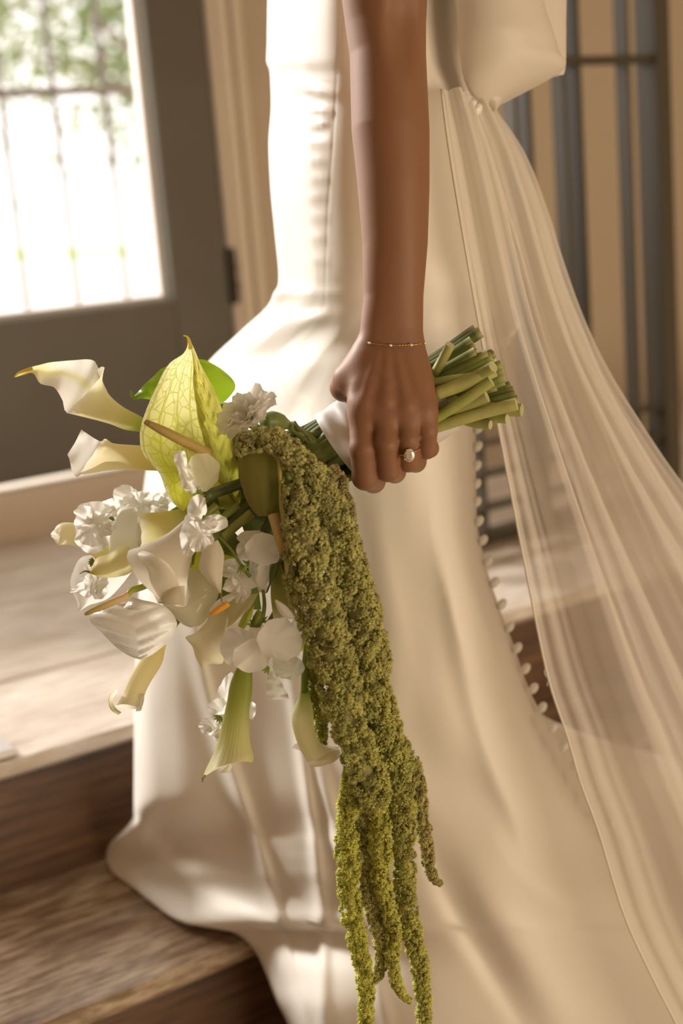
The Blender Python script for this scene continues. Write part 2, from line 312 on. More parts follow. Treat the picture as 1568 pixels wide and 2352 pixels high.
# outside the door
struct('ground', -14, 24, NW+.17, 60, -.86, -.80, M_pave, bev=0)
gr = empty('iron_grille', S(1.4, 3.2, -.80), label='slim iron gate of upright bars seen blurred through the glass', cat='gate')
for a in (1.03, 1.16, 1.29, 1.42, 1.55, 1.68, 1.81):
    v, f = tube([S(a, 3.2, -.80), S(a, 3.2, .2), S(a, 3.2, 1.7)], .0065, 8); mk('bar', v, f, M_grille, gr)
    for z in (.43, .35):
        if a in (1.55, 1.29): v, f = ell(S(a, 3.2, z), (.014, .014, .018)); mk('collar', v, f, M_grille, gr)
for z in (.275, 1.4, -.72): sbox('crossbar', .95, 1.95, 3.19, 3.21, z-.009, z+.009, M_grille, gr, bev=.002)
LEAF = np.array([[0, 0, 0], [.5, .28, .05], [1, 0, 0], [.5, -.28, .05]])
def tree(a, n, z, rad, hgt, cnt, seed, label):
    r = np.random.RandomState(seed); t = empty('tree', S(a, n, -.80), label=label, cat='tree', group=None)
    v, f = tube([S(a, n, -.82), S(a+.1, n, z*.5), S(a-.05, n, z+hgt*.3)], [.16, .11, .05], 8); mk('trunk', v, f, M_bark, t)
    for k in range(5):
        an = k*1.26; v, f = tube([S(a, n, z-.3), S(a+math.cos(an)*rad*.4, n+math.sin(an)*rad*.4, z+.3), S(a+math.cos(an)*rad*.75, n+math.sin(an)*rad*.75, z+hgt*.4)], [.06, .04, .015], 6); mk('branch', v, f, M_bark, t)
    cl = r.randn(26, 3); cl /= np.linalg.norm(cl, axis=1)[:, None]; cl *= r.uniform(.35, .95, (26, 1)); V, Fc = [], []
    for i in range(cnt):
        c = cl[i % 26]*np.array([rad, rad, hgt]) + r.randn(3)*rad*.16; q = r.randn(3, 3); q, _ = np.linalg.qr(q); s = .13
        V.append(S(a, n, z + hgt*.5) + c + (LEAF*s) @ q.T); Fc.append((4*i, 4*i+1, 4*i+2, 4*i+3))
    mk('foliage', np.vstack(V), Fc, M_leafout, t, smooth=False, kind='stuff')
tree(6.4, 11.6, .95, 2.2, 1.25, 3400, 1, 'green leafy tree beyond the iron gate, nearest the door frame')
tree(6.9, 19.5, 2.3, 2.3, 1.6, 1900, 2, 'green leafy tree beyond the iron gate, farther from the door frame')
tree(12.4, 20.5, 1.6, 2.2, 1.6, 2400, 3, 'small green tree beyond the gate, half hidden by the door stile')
gp = struct('ground', 10.7, 12.6, 22.9, 33, -.80, -.78, M_grass, bev=.01); gp.name = 'lawn'; gp['label'] = 'bright strip of lawn outside'

# ---------------------------------------------------------------- the bride: arm and hand as one surface, dress, bow, chiffon train, jewels
def sdf_body(Q):                           # Q (N,3) camera-space metres -> signed distance of arm + hand
    px = lambda x, y, d: C(x, y, d)
    Y = Q[:, 1]
    ys = np.array([-420, -250, -100, 0, 60, 130, 300, 430, 560, 680, 760, 800, 840, 880, 920, 950, 985])
    lf = np.array([770, 770, 776, 785, 793, 803, 807, 821, 832, 834, 826, 820, 808, 800, 799, 803, 812])
    rt = np.array([985, 985, 984, 981, 978, 978, 986, 986, 982, 972, 971, 977, 989, 997, 1001, 1001, 998])
    dc = np.array([1.070, 1.085, 1.105, 1.118, 1.122, 1.125, 1.128, 1.132, 1.138, 1.146, 1.150, 1.151, 1.149, 1.146, 1.143, 1.141, 1.141])
    hd = np.array([.040, .038, .036, .034, .033, .034, .035, .032, .028, .0225, .0205, .0200, .0190, .0178, .0165, .0150, .0135])
    Yk = (ys - H/2)/F*dc
    cx = np.interp(Y, Yk, ((lf + rt)/2 - W/2)/F*dc); w = np.interp(Y, Yk, (rt - lf)/2/F*dc); cz = np.interp(Y, Yk, dc); h = np.interp(Y, Yk, hd)
    e = np.interp(Y, Yk, [2.0]*9 + [2.1, 2.3, 2.4, 2.6, 2.7, 2.7, 2.7, 2.7])
    u, v = np.abs(Q[:, 0] - cx)/w, np.abs(Q[:, 2] - cz)/h
    d = ((u**e + v**e)**(1/e) - 1)*np.minimum(w, h)*1.05
    d = smax(d, Y - Yk[-1], .012)
    d = np.maximum(d, Yk[0] - Y)
    def cone(a, b, ra, rb):
        ab = b - a; t = np.clip(((Q - a) @ ab)/ab.dot(ab), 0, 1); return np.linalg.norm(Q - a - t[:, None]*ab, axis=1) - (ra + (rb - ra)*t)
    def chain(pts):
        o = None
        for a, b in zip(pts[:-1], pts[1:]):
            q = cone(px(*a[:3]), px(*b[:3]), a[3], b[3]); o = q if o is None else smin(o, q, .0022)
        return o
    fingers = [
        [(834, 930, 1.143, .0112), (833, 1030, 1.136, .0107), (838, 1096, 1.149, .0105), (858, 1106, 1.185, .0095), (878, 1068, 1.2215, .0085), (886, 1040, 1.228, .0072)],
        [(884, 925, 1.140, .0104), (887, 1020, 1.131, .0096), (891, 1079, 1.146, .0097), (906, 1084, 1.187, .0092), (924, 1043, 1.2205, .0083), (930, 1016, 1.227, .0070)],
        [(931, 925, 1.141, .0099), (937, 1010, 1.133, .0087), (938, 1058, 1.146, .0092), (954, 1061, 1.187, .0087), (970, 1020, 1.219, .0078), (976, 995, 1.225, .0066)],
        [(974, 930, 1.144, .0092), (980, 990, 1.139, .0083), (979, 1030, 1.150, .0085), (986, 1030, 1.185, .0077), (984, 996, 1.216, .0069), (980, 975, 1.221, .0058)]]
    fs = [chain(f) for f in fingers]; fd = fs[0]
    for q in fs[1:]: fd = np.minimum(fd, q)
    d = smin(d, fd, .0055)
    th = chain([(842, 822, 1.152, .0135), (800, 868, 1.158, .0122), (790, 890, 1.166, .0115), (800, 884, 1.200, .0105), (838, 895, 1.228, .0090), (852, 905, 1.232, .0078)])
    d = smin(d, th, .010)
    # knuckles, tendons, wrist bone, elbow hollow
    for x, y, z, r in ((836, 932, 1.1345, .0068), (886, 922, 1.1325, .0066), (934, 932, 1.1333, .0060), (976, 942, 1.1375, .0055)):
        d = smin(d, np.linalg.norm(Q - px(x, y, z), axis=1) - r, .007)
    for a, b in (((836, 930, 1.1308), (868, 815, 1.1335)), ((886, 922, 1.1284), (890, 812, 1.1326)), ((933, 930, 1.1289), (910, 815, 1.1332)), ((976, 938, 1.1339), (935, 822, 1.1348))):
        d = smin(d, cone(px(*a), px(*b), .0031, .0018), .0052)
    d = smin(d, cone(px(900, 880, 1.1295), px(866, 850, 1.131), .0014, .0010), .004)
    for x, y, z, r in ((942, 60, 1.0835, .017),): d = smax(d, -(np.linalg.norm((Q - px(x, y, z))*[1, .55, 1], axis=1) - r), .010)
    return d
def smin(a, b, k): h = np.clip(.5 + .5*(b - a)/k, 0, 1); return b + (a - b)*h - k*h*(1 - h)
def smax(a, b, k): return -smin(-a, -b, k)
def surface_nets(fn, lo, hi, h):
    n = np.ceil((np.array(hi) - lo)/h).astype(int) + 1
    ax = [lo[i] + h*np.arange(n[i]) for i in range(3)]; Fv = np.empty(n, np.float32)
    for i in range(n[0]):
        g = np.stack(np.meshgrid(ax[0][i:i+1], ax[1], ax[2], indexing='ij'), -1).reshape(-1, 3); Fv[i] = fn(g).reshape(n[1], n[2])
    cor = [(i, j, k) for i in (0, 1) for j in (0, 1) for k in (0, 1)]
    m = n - 1; sl = lambda A, c: A[c[0]:c[0]+m[0], c[1]:c[1]+m[1], c[2]:c[2]+m[2]]
    neg = sum((sl(Fv, c) < 0).astype(np.int8) for c in cor); act = (neg > 0) & (neg < 8); idx = np.argwhere(act)
    val = {c: sl(Fv, c)[act] for c in cor}; acc = np.zeros((len(idx), 3)); cnt = np.zeros(len(idx))
    for c in cor:
        for k in range(3):
            if c[k] == 0:
                e = list(c); e[k] = 1; a, b = val[c], val[tuple(e)]; cr = (a < 0) != (b < 0); t = np.where(cr, a/(a - b + 1e-20), 0)
                p = np.array(c, float)[None].repeat(len(idx), 0); p[:, k] = t; acc += p*cr[:, None]; cnt += cr
    V = lo + h*(idx + acc/cnt[:, None]); num = -np.ones(m, int); num[act] = np.arange(len(idx)); Fc = []
    for k in range(3):
        u, v = (k+1) % 3, (k+2) % 3; s0 = [slice(0, m[i]) for i in range(3)]; s1 = list(s0); s1[k] = slice(1, m[k]+1)
        a = Fv[tuple(s0)] < 0; b = Fv[tuple(s1)] < 0
        for pt, flip in ((a & ~b, False), (~a & b, True)):
            ii = np.argwhere(pt); ii = ii[(ii[:, u] > 0) & (ii[:, v] > 0)]; du = np.zeros(3, int); dv = np.zeros(3, int); du[u] = 1; dv[v] = 1
            q = np.stack([num[tuple((ii - o).T)] for o in (0*du, du, du + dv, dv)], 1); Fc.append(q[:, ::-1] if flip else q)
    return V, np.vstack(Fc)
V, Fc = surface_nets(sdf_body, np.array([-.028, -.575, 1.02]), np.array([.098, .0, 1.255]), .00125)
Fc = Fc[(Fc >= 0).all(1)]
for _ in range(3):                          # relax the net
    s = np.zeros_like(V); c = np.zeros(len(V))
    for k in range(4):
        a, b = Fc[:, k], Fc[:, (k+1) % 4]; np.add.at(s, a, V[b]); np.add.at(c, a, 1); np.add.at(s, b, V[a]); np.add.at(c, b, 1)
    V = V*.5 + .5*s/np.maximum(c, 1)[:, None]
person = mk('person', toW(V), Fc, M_skin, label='bride in an ivory gown, bare left arm hanging down, hand gripping the bouquet stems', cat='person')

# the gown: rows of (y, [(x, depth) ... from front edge to back edge])
dl = np.array([(-420, 650), (-200, 625), (0, 614), (100, 612.5), (146, 611), (152, 616), (170, 619.5), (240, 622), (330, 616.5), (420, 620), (540, 631), (640, 639.5), (657, 638), (672, 628), (690, 622), (760, 553), (830, 480), (940, 402), (1060, 340), (1150, 328), (1400, 318), (1660, 308), (1840, 307), (1875, 306), (1900, 290), (1940, 251), (1968, 243), (2000, 254), (2040, 305), (2080, 355), (2110, 398), (2126, 440), (2138, 525), (2160, 562), (2190, 588), (2240, 611), (2300, 634), (2352, 660), (2600, 720)], float)
dr = np.array([(-420, 1070), (0, 1048), (130, 1058), (230, 1090), (400, 1122), (600, 1160), (740, 1181), (780, 1160), (850, 1125), (985, 1092), (1180, 1094), (1290, 1113), (1390, 1145), (1480, 1178), (1580, 1213), (1640, 1243), (1720, 1290), (1780, 1327), (1900, 1412), (2000, 1495), (2100, 1585), (2352, 1800), (2600, 2000)], float)
rows = [
 (-420, [(0, 1.36), (.1, 1.27), (.25, 1.21), (.5, 1.185), (.75, 1.21), (.9, 1.27), (1, 1.36)]),
 (0, [(0, 1.38), (.08, 1.29), (.22, 1.225), (.42, 1.195), (.62, 1.195), (.82, 1.23), (.95, 1.29), (1, 1.38)]),
 (300, [(0, 1.39), (.07, 1.30), (.2, 1.230), (.4, 1.198), (.6, 1.195), (.8, 1.22), (.93, 1.285), (1, 1.39)]),
 (600, [(0, 1.41), (.06, 1.325), (.17, 1.25), (.36, 1.218), (.6, 1.212), (.8, 1.232), (.93, 1.29), (1, 1.40)]),
 (660, [(0, 1.43), (.06, 1.335), (.17, 1.258), (.36, 1.226), (.6, 1.220), (.8, 1.238), (.93, 1.295), (1, 1.41)]),
 (720, [(590, 1.54), (620, 1.45), (645, 1.385), (672, 1.325), (725, 1.268), (820, 1.236), (930, 1.232), (1050, 1.25), (1140, 1.31), (1180, 1.42)]),
 (830, [(480, 1.60), (540, 1.53), (620, 1.45), (655, 1.39), (730, 1.295), (820, 1.258), (930, 1.25), (1030, 1.265), (1095, 1.31), (1133, 1.42)]),
 (1000, [(367, 1.62), (450, 1.54), (560, 1.475), (650, 1.40), (700, 1.345), (760, 1.302), (840, 1.275), (930, 1.27), (1020, 1.29), (1070, 1.335), (1092, 1.42)]),
 (1300, [(322, 1.62), (345, 1.53), (420, 1.475), (560, 1.43), (700, 1.37), (800, 1.32), (900, 1.295), (1000, 1.295), (1060, 1.315), (1095, 1.36), (1115, 1.44)]),
 (1660, [(308, 1.66), (328, 1.57), (400, 1.515), (560, 1.47), (700, 1.41), (850, 1.35), (1000, 1.32), (1120, 1.335), (1200, 1.375), (1254, 1.45)]),
 (1850, [(307, 1.69), (328, 1.59), (400, 1.535), (560, 1.485), (700, 1.425), (850, 1.37), (1000, 1.34), (1150, 1.34), (1290, 1.38), (1377, 1.46)]),
 (1970, [(243, 1.775), (300, 1.73), (400, 1.645), (560, 1.535), (700, 1.445), (850, 1.38), (1000, 1.35), (1150, 1.34), (1300, 1.375), (1470, 1.46)]),
 (2080, [(355, 1.662), (450, 1.61), (560, 1.555), (700, 1.47), (850, 1.395), (1000, 1.355), (1200, 1.345), (1400, 1.375), (1567, 1.46)]),
 (2135, [(500, 1.592), (560, 1.56), (640, 1.52), (720, 1.47), (850, 1.40), (1000, 1.36), (1200, 1.35), (1430, 1.38), (1615, 1.46)]),
 (2240, [(611, 1.565), (632, 1.525), (670, 1.49), (740, 1.445), (850, 1.405), (1000, 1.37), (1250, 1.36), (1500, 1.38), (1705, 1.46)]),
 (2352, [(660, 1.54), (680, 1.49), (760, 1.43), (850, 1.405), (1000, 1.37), (1250, 1.36), (1550, 1.385), (1800, 1.46)]),
 (2600, [(720, 1.55), (760, 1.50), (850, 1.45), (1000, 1.40), (1300, 1.38), (1700, 1.40), (2000, 1.47)])]
NV, NR, NB = 210, 330, 40
ry = np.array([r[0] for r in rows], float); yy = np.linspace(-420, 2600, NR)
xl, xr = pchip(dl[:, 0], dl[:, 1], yy), pchip(dr[:, 0], dr[:, 1], yy); v = np.linspace(0, 1, NV); uu = (1 - np.cos(np.pi*v))/2; uu = .55*uu + .45*v
D0 = []
for y, pts in rows:
    p = np.array(pts, float); L_, R_ = np.interp(y, dl[:, 0], dl[:, 1]), np.interp(y, dr[:, 0], dr[:, 1])
    u = p[:, 0] if p[:, 0].max() <= 1 else (p[:, 0] - L_)/(R_ - L_)
    u[0], u[-1] = 0, 1; D0.append(pchip(np.sqrt(np.clip(u, 0, 1)), p[:, 1], np.sqrt(uu)))
D0 = np.array(D0); D = np.stack([pchip(ry, D0[:, j], yy) for j in range(NV)], 1)
for _ in range(10):                         # relax the rows so that no ridge runs across the skirt
    Ds = D.copy(); Ds[1:-1] = .25*D[:-2] + .5*D[1:-1] + .25*D[2:]; kq = np.clip((yy - 1100)/250, 0, 1)[:, None]*np.clip(v/.10, .25, 1)[None]; D = D*(1 - kq) + Ds*kq
for _ in range(30):
    Ds = D.copy(); Ds[1:-1] = .25*D[:-2] + .5*D[1:-1] + .25*D[2:]; kq = np.clip((yy - 1700)/250, 0, 1)[:, None]*np.clip((v - .12)/.2, 0, 1)[None]; D = D*(1 - kq) + Ds*kq
Xp = xl[:, None] + (xr - xl)[:, None]*uu; Yp = np.repeat(yy[:, None], NV, 1)
def fold(pts, amp, wl, wr=None, fade=60):  # a soft crease: displaces the cloth along the view by amp, different widths left and right
    global D
    p = cubic(pts, 60); wr = wr or wl; best = np.full(Xp.shape, 1e9); sd = np.zeros(Xp.shape); en = np.ones(Xp.shape)
    for a, b, k in zip(p[:-1], p[1:], range(59)):
        ab = b - a; l2 = ab.dot(ab) + 1e-9; t = np.clip(((Xp - a[0])*ab[0] + (Yp - a[1])*ab[1])/l2, 0, 1)
        ex, ey = Xp - a[0] - t*ab[0], Yp - a[1] - t*ab[1]; ds = np.hypot(ex, ey); m = ds < best
        best = np.where(m, ds, best); sd = np.where(m, ab[0]*ey - ab[1]*ex, sd); al = (k + t)/59; en = np.where(m, np.minimum(1, np.minimum(al, 1 - al)*2.6), en)
    wd = np.where(sd > 0, wl, wr); D = D - amp*en*np.exp(-(best/wd)**2)
# hanging folds of the skirt
fold([(425, 1280), (470, 1560), (545, 1800), (612, 2000), (660, 2190), (720, 2420)], .015, 24, 12)
fold([(640, 1420), (690, 1720), (722, 1930), (738, 2130), (742, 2450)], .013, 14, 18)
fold([(690, 1560), (745, 1820), (805, 2030), (905, 2430)], .013, 15, 24)
fold([(560, 1400), (620, 1760), (690, 2080)], .005, 70, 60)
fold([(350, 1400), (372, 1700), (400, 1900), (470, 2010)], -.004, 34, 44)
fold([(300, 1905), (340, 1892), (400, 1935), (470, 1975)], -.022, 30, 30)
fold([(380, 2060), (500, 2085), (590, 2110), (660, 2190)], .008, 26, 36)
fold([(600, 2180), (650, 2260), (690, 2420)], -.014, 22, 26)
fold([(930, 1840), (1060, 2110), (1260, 2440)], -.009, 26, 46)
fold([(1060, 1950), (1150, 2120), (1330, 2400)], .009, 50, 60)
fold([(1040, 1100), (1035, 1300), (1060, 1500), (1130, 1750), (1280, 2100)], .006, 26, 50)
fold([(930, 1250), (960, 1600), (1010, 1850)], -.006, 50, 60)
fold([(860, 1450), (880, 1700), (920, 1900)], .006, 50, 50)
# waist seam, creases and side seam of the bodice
fold([(606, 158), (680, 166), (800, 171), (900, 172)], -.0010, 4)
fold([(640, 192), (690, 201), (735, 212), (790, 222)], .0062, 9, 13)
fold([(645, 222), (700, 222), (750, 240)], -.003, 11)
fold([(690, 250), (735, 253), (770, 262)], .0046, 10); fold([(705, 283), (760, 284)], .0044, 9); fold([(700, 305), (755, 310)], -.002, 10)
for k, y in enumerate((330, 372, 412, 455, 500, 548, 600)): fold([(690 + (k % 3)*6, y), (725, y - 4), (762 - (k % 2)*8, y + 6)], .0020, 11)
fold([(636, 707), (690, 716), (735, 708), (752, 696)], -.006, 9, 16); fold([(640, 735), (700, 742), (760, 722)], .004, 16)
fold([(655, 760), (690, 850), (700, 950)], .004, 20, 30)
fold([(792, -200), (786, 30), (774, 165), (764, 330), (752, 500), (745, 720), (742, 900), (748, 1000)], -.00045, 3.0)
fold([(700, 270), (697, 400), (703, 500)], .0022, 14, 40)
fold([(655, 880), (700, 905), (730, 930)], -.002, 8)
Vf = np.stack([(Xp - W/2)/F*D, (Yp - H/2)/F*D, D], -1)
ub = np.linspace(1, 0, NB+2)[1:-1]; Db = (D[:, -1:]*ub + D[:, :1]*(1 - ub)) + np.minimum(.10, .35*(xr - xl)[:, None]/F*1.4)*np.sqrt(4*ub*(1 - ub)); Xb = Xp[:, -1:]*ub + Xp[:, :1]*(1 - ub)
Vb = np.stack([(Xb - W/2)/F*Db, (np.repeat(yy[:, None], NB, 1) - H/2)/F*Db, Db], -1)
Vg = np.concatenate([Vf, Vb], 1); M = NV + NB
dress = mk('wedding_gown', toW(Vg.reshape(-1, 3)), gridf(NR, M, True) , M_dress, person, label='fitted ivory crepe gown with a flaring skirt')
# the back breadth of the skirt, trailing to the right behind the buttons
T0 = cubic([(1205, 1600, 1.47), (1243, 1640, 1.475), (1300, 1668, 1.49), (1400, 1704, 1.51), (1490, 1726, 1.53), (1600, 1765, 1.55), (1800, 1840, 1.60)], 60)
V = []
for s in np.linspace(0, 1, 40):
    for k, t in enumerate(T0):
        x, y = t[0] + 90*s, t[1] + (2600 - t[1])*s; d = t[2] - .05*math.sin(min(1, s*2.5)*math.pi/2) + .012*math.sin(x*.022 + s*2) + .03*max(0, (.05 - s)/.05)**2; V.append(C(x, y, d))
mk('skirt_back', toW(np.array(V)), gridf(40, 60), M_dress, dress)
# covered buttons down the back seam
for x, y in [(1066, 232), (1079, 243), (1092, 252), (1181, 746), (1170, 765), (1157, 786), (1096, 984), (1094, 1026), (1092, 1070), (1091, 1112), (1092, 1153), (1097, 1197), (1106, 1241), (1118, 1289), (1132, 1338), (1149, 1388), (1167, 1440), (1185, 1488), (1204, 1536), (1222, 1581), (1242, 1625), (1266, 1671), (1291, 1715), (1317, 1757), (1343, 1800), (1369, 1845), (1400, 1890), (1432, 1932), (1462, 1970)]:
    d = float(np.interp(y, ry, [1.36, 1.36, 1.38, 1.39, 1.40, 1.40, 1.41, 1.41, 1.43, 1.44, 1.45, 1.45, 1.45, 1.45, 1.45, 1.45, 1.46])) - (.14 if y < 300 else .115 if y < 800 else .012 if y < 1640 else .05)
    ax = np.array([[.45, .3, 0], [-.3, .9, .3], [0, 0, 1.]]); A = np.linalg.qr(ax.T)[0].T
    v_, f_ = ell(C(x + 3, y, d), (.0044, .0064, .0062), A, 12, 8); mk('button', toW(v_), f_, M_button, dress)
# satin bow
def pillow(name, Lp, Rp, bf, bb, mat_, parent, ns=60, nt=40, ripple=None, **k):   # closed, softly filled panel between two outlines
    Lc, Rc = cubic([C(*p) for p in Lp], ns), cubic([C(*p) for p in Rp], ns); V = []
    tt = (1 - np.cos(np.pi*np.linspace(0, 1, nt)))/2
    for i in range(ns):
        s = i/(ns-1); e = min(1, 3*(1-s))**.5
        fr = [Lc[i] + (Rc[i]-Lc[i])*t - np.array([0, 0, bf*e*(4*t*(1-t))**.6 - (ripple(s, t) if ripple else 0)]) for t in tt]
        bk = [Lc[i] + (Rc[i]-Lc[i])*t + np.array([0, 0, bb*e*(4*t*(1-t))**.6]) for t in tt[::-1][1:-1]]
        V += fr + bk
    m = 2*nt - 2; return mk(name, toW(np.array(V)), gridf(ns, m, True) + [tuple(range(m))[::-1], tuple(range((ns-1)*m, ns*m))], mat_, parent, **k)
bow = pillow('satin_bow', [(1020, -380, 1.22), (1046, 0, 1.225), (1055, 120, 1.228), (1068, 190, 1.232), (1098, 236, 1.245), (1138, 249, 1.26)],
             [(1200, -380, 1.25), (1245, -20, 1.255), (1266, 60, 1.258), (1284, 120, 1.262), (1292, 162, 1.268), (1150, 238, 1.27)], .035, .03, M_satin, person, label='large smooth satin bow at the back of the waist')
pillow('bow_loop', [(1130, -380, 1.27), (1190, 0, 1.275), (1215, 90, 1.28), (1240, 150, 1.285), (1255, 178, 1.29)], [(1312, -380, 1.30), (1301, 0, 1.305), (1300, 80, 1.305), (1299, 150, 1.305), (1294, 172, 1.30)], .012, .05, M_satin, bow)
pillow('bow_knot', [(1100, 225, 1.245), (1120, 240, 1.25), (1138, 250, 1.255)], [(1155, 215, 1.255), (1153, 232, 1.256), (1140, 251, 1.258)], .012, .02, M_satin, bow, ns=20, nt=16)
# chiffon train falling from the waist: two layers of sheer cloth gathered at the top
def chiffon(name, Lp, Rp, amp, ph, parent, nt=240, ns=110, **k):
    Lc, Rc = cubic([C(*p) for p in Lp], ns), cubic([C(*p) for p in Rp], ns); V = []; t = np.linspace(0, 1, nt); r = np.random.RandomState(int(ph*10))
    cs = [(2.6, 1.0), (5.3, .7), (11.9, .22)]; prof = sum(a*(1 - 2*np.abs(np.sin(math.pi*f*t**.9 + ph*f))**1.4) for f, a in cs)*np.minimum(1, np.minimum(t, 1 - t)*14)
    for i in range(ns):
        s = i/(ns-1); A = amp*(.35 + .65*min(1, s*2.6))*(1 - .30*s); hn = np.array([1, 0, 0])
        row = Lc[i] + (Rc[i]-Lc[i])*t[:, None]; row[:, 2] -= A*prof + .02*np.sin(math.pi*t)
        row[:, 0] += .35*A*np.roll(prof, 6); V.append(row)
    return mk(name, toW(np.vstack(V)), gridf(ns, nt), M_sheer, parent, **k), Lc
TL = [(1013, 205, 1.200), (1026, 310, 1.19), (1043, 420, 1.188), (1070, 580, 1.195), (1100, 750, 1.232), (1140, 960, 1.250), (1190, 1220, 1.265), (1230, 1425, 1.275), (1262, 1570, 1.28), (1302, 1690, 1.285), (1332, 1795, 1.287), (1374, 1910, 1.29), (1432, 2100, 1.293), (1500, 2250, 1.295), (1556, 2360, 1.297), (1680, 2620, 1.30)]
TR = [(1135, 246, 1.30), (1175, 300, 1.31), (1216, 372, 1.32), (1261, 490, 1.325), (1301, 618, 1.325), (1347, 742, 1.325), (1405, 860, 1.325), (1500, 1012, 1.325), (1570, 1112, 1.325), (1700, 1290, 1.33), (1850, 1500, 1.33), (2000, 1750, 1.34), (2150, 2000, 1.34), (2300, 2350, 1.34), (2400, 2620, 1.34)]
train, Lc = chiffon('chiffon_train', TL, TR, .0125, .3, person, label='sheer ivory chiffon train gathered at the waist')
v_, f_ = tube(Lc, .0011, 6); mk('rolled_hem', toW(v_), f_, M_hem, train)
TL2 = [(1080, 236, 1.225), (1125, 380, 1.235), (1180, 560, 1.25), (1235, 760, 1.275), (1285, 960, 1.295), (1345, 1200, 1.315), (1420, 1450, 1.33), (1500, 1690, 1.345), (1600, 1950, 1.355), (1760, 2350, 1.36), (1850, 2620, 1.36)]
TR2 = [(1128, 244, 1.33), (1165, 300, 1.34), (1206, 376, 1.35), (1252, 500, 1.355), (1294, 640, 1.36), (1338, 750, 1.36), (1398, 880, 1.36), (1495, 1030, 1.36), (1600, 1180, 1.36), (1850, 1550, 1.37), (2150, 2050, 1.37), (2300, 2350, 1.37), (2400, 2620, 1.37)]
chiffon('chiffon_layer', TL2, TR2, .0105, 1.1, train)
v_, f_ = tube(cubic([C(1254, 1525, 1.28), C(1250, 1545, 1.278), C(1257, 1560, 1.28), C(1256, 1576, 1.28)], 14), .00035, 5); mk('loose_thread', toW(v_), f_, M_hem, train)
# bracelet and ring
bp = [(822, 771, 1.157), (826, 778, 1.148), (845, 787, 1.1345), (870, 791, 1.131), (896, 793, 1.1298), (922, 793, 1.1298), (946, 792, 1.1315), (964, 790, 1.1375), (976, 787, 1.150), (968, 780, 1.168), (930, 774, 1.1735), (880, 770, 1.1735), (838, 768, 1.168), (822, 771, 1.157)]
bc = cubic([C(*p) for p in bp], 240); wig = np.array([[0, math.sin(i*1.9)*.00035, math.cos(i*1.9)*.00035] for i in range(240)])
v_, f_ = tube(bc + wig, .00042, 5); brace = mk('bracelet', toW(v_), f_, M_gold, label='fine gold chain bracelet with tiny beads round the wrist', cat='bracelet')
for x, y, d in ((826, 778, 1.1475), (849, 788, 1.1335), (897, 793.5, 1.129), (944, 792.5, 1.1305), (974.5, 788, 1.147)):
    v_, f_ = ell(C(x, y, d), (.0014, .0013, .0011), None, 10, 6); mk('bead', toW(v_), f_, M_gem if x > 830 else M_gold, brace)
rc, rx_, rz_ = C(937.5, 1034, 1.1385), .0094, .0100; ring_path = []
for k in range(40):
    an = 2*math.pi*k/40; ring_path.append(rc + np.array([rx_*math.cos(an), -.0030*math.cos(an)*.9 + .0034*max(0, -math.sin(an)), rz_*math.sin(an)]))
ring_path.append(ring_path[0]); v_, f_ = tube(ring_path, .00062, 8, False); ring = mk('ring', toW(v_), f_, M_gold, label='thin gold engagement ring with an oval stone on the ring finger', cat='ring')
def gem(c, a, b, h, axes):
    V, n = [], 16
    for r, z in ((.55, h*.42), (.82, h*.28), (1, h*.06), (1, -h*.02), (.55, -h*.4)):
        for k in range(n): an = 2*math.pi*(k + (.5 if r == .82 else 0))/n; V.append(np.array(c) + axes[0]*a*r*math.cos(an) + axes[1]*b*r*math.sin(an) + axes[2]*z)
    V.append(np.array(c) - axes[2]*h*.75); f = gridf(5, n, True) + [tuple(range(n))[::-1]] + [(4*n + k, 4*n + (k+1) % n, 5*n) for k in range(n)]; return np.array(V), f
gx = np.array([.97, .22, 0]); gy = np.array([-.2, .92, .33]); gz = np.cross(gx, gy); gz = -gz/np.linalg.norm(gz) if np.cross(gx, gy)[2] > 0 else np.cross(gx, gy)
gc = C(940, 1046, 1.1268); v_, f_ = gem(gc, .0044, .0055, .0042, (gx, gy, gz)); mk('diamond', toW(v_), f_, M_gem, ring, smooth=False, label='clear oval cut stone')
for sx, sy in ((-.7, -.75), (.7, -.75), (-.7, .75), (.7, .75)):
    q = gc + gx*.0046*sx + gy*.0056*sy; v_, f_ = tube([q - gz*.003, q, q + gz*.0012], [.0005, .0005, .0007], 6); mk('prong', toW(v_), f_, M_gold, ring)

# ---------------------------------------------------------------- the bouquet
PX = 1.14/F                                # metres per pixel of the photo at the bouquet
bq = empty('bouquet', P(790, 1020, 1.19), label='cascading bouquet of cream callas, anthuriums, sweet peas and green amaranthus held in the hand', cat='bouquet')
CREAM, WHITE, YEL, GRN, LIME, DGRN, TIPG = (.86, .80, .56), (.91, .89, .84), (.82, .75, .34), (.36, .42, .07), (.58, .62, .10), (.13, .16, .03), (.45, .42, .08)
def d3(pts, d): return [C(p[0], p[1], p[2] if len(p) > 2 else d) for p in pts]
def mixc(a, b, t): t = np.clip(np.asarray(t), 0, 1)[..., None]; return np.array(a)*(1 - t) + np.array(b)*t
def grad(base, mid, tip, k=.3, k2=.85, edge=None):
    def f(s, t):
        c = mixc(base, mid, s/k); c = mixc_arr(c, tip, np.clip((s - k2)/(1 - k2 + 1e-6), 0, 1))
        if edge is not None: c = mixc_arr(c, edge, np.abs(2*t - 1)**6)
        return c
    return f
def mixc_arr(c, b, t): return c*(1 - t[..., None]) + np.array(b)*t[..., None]
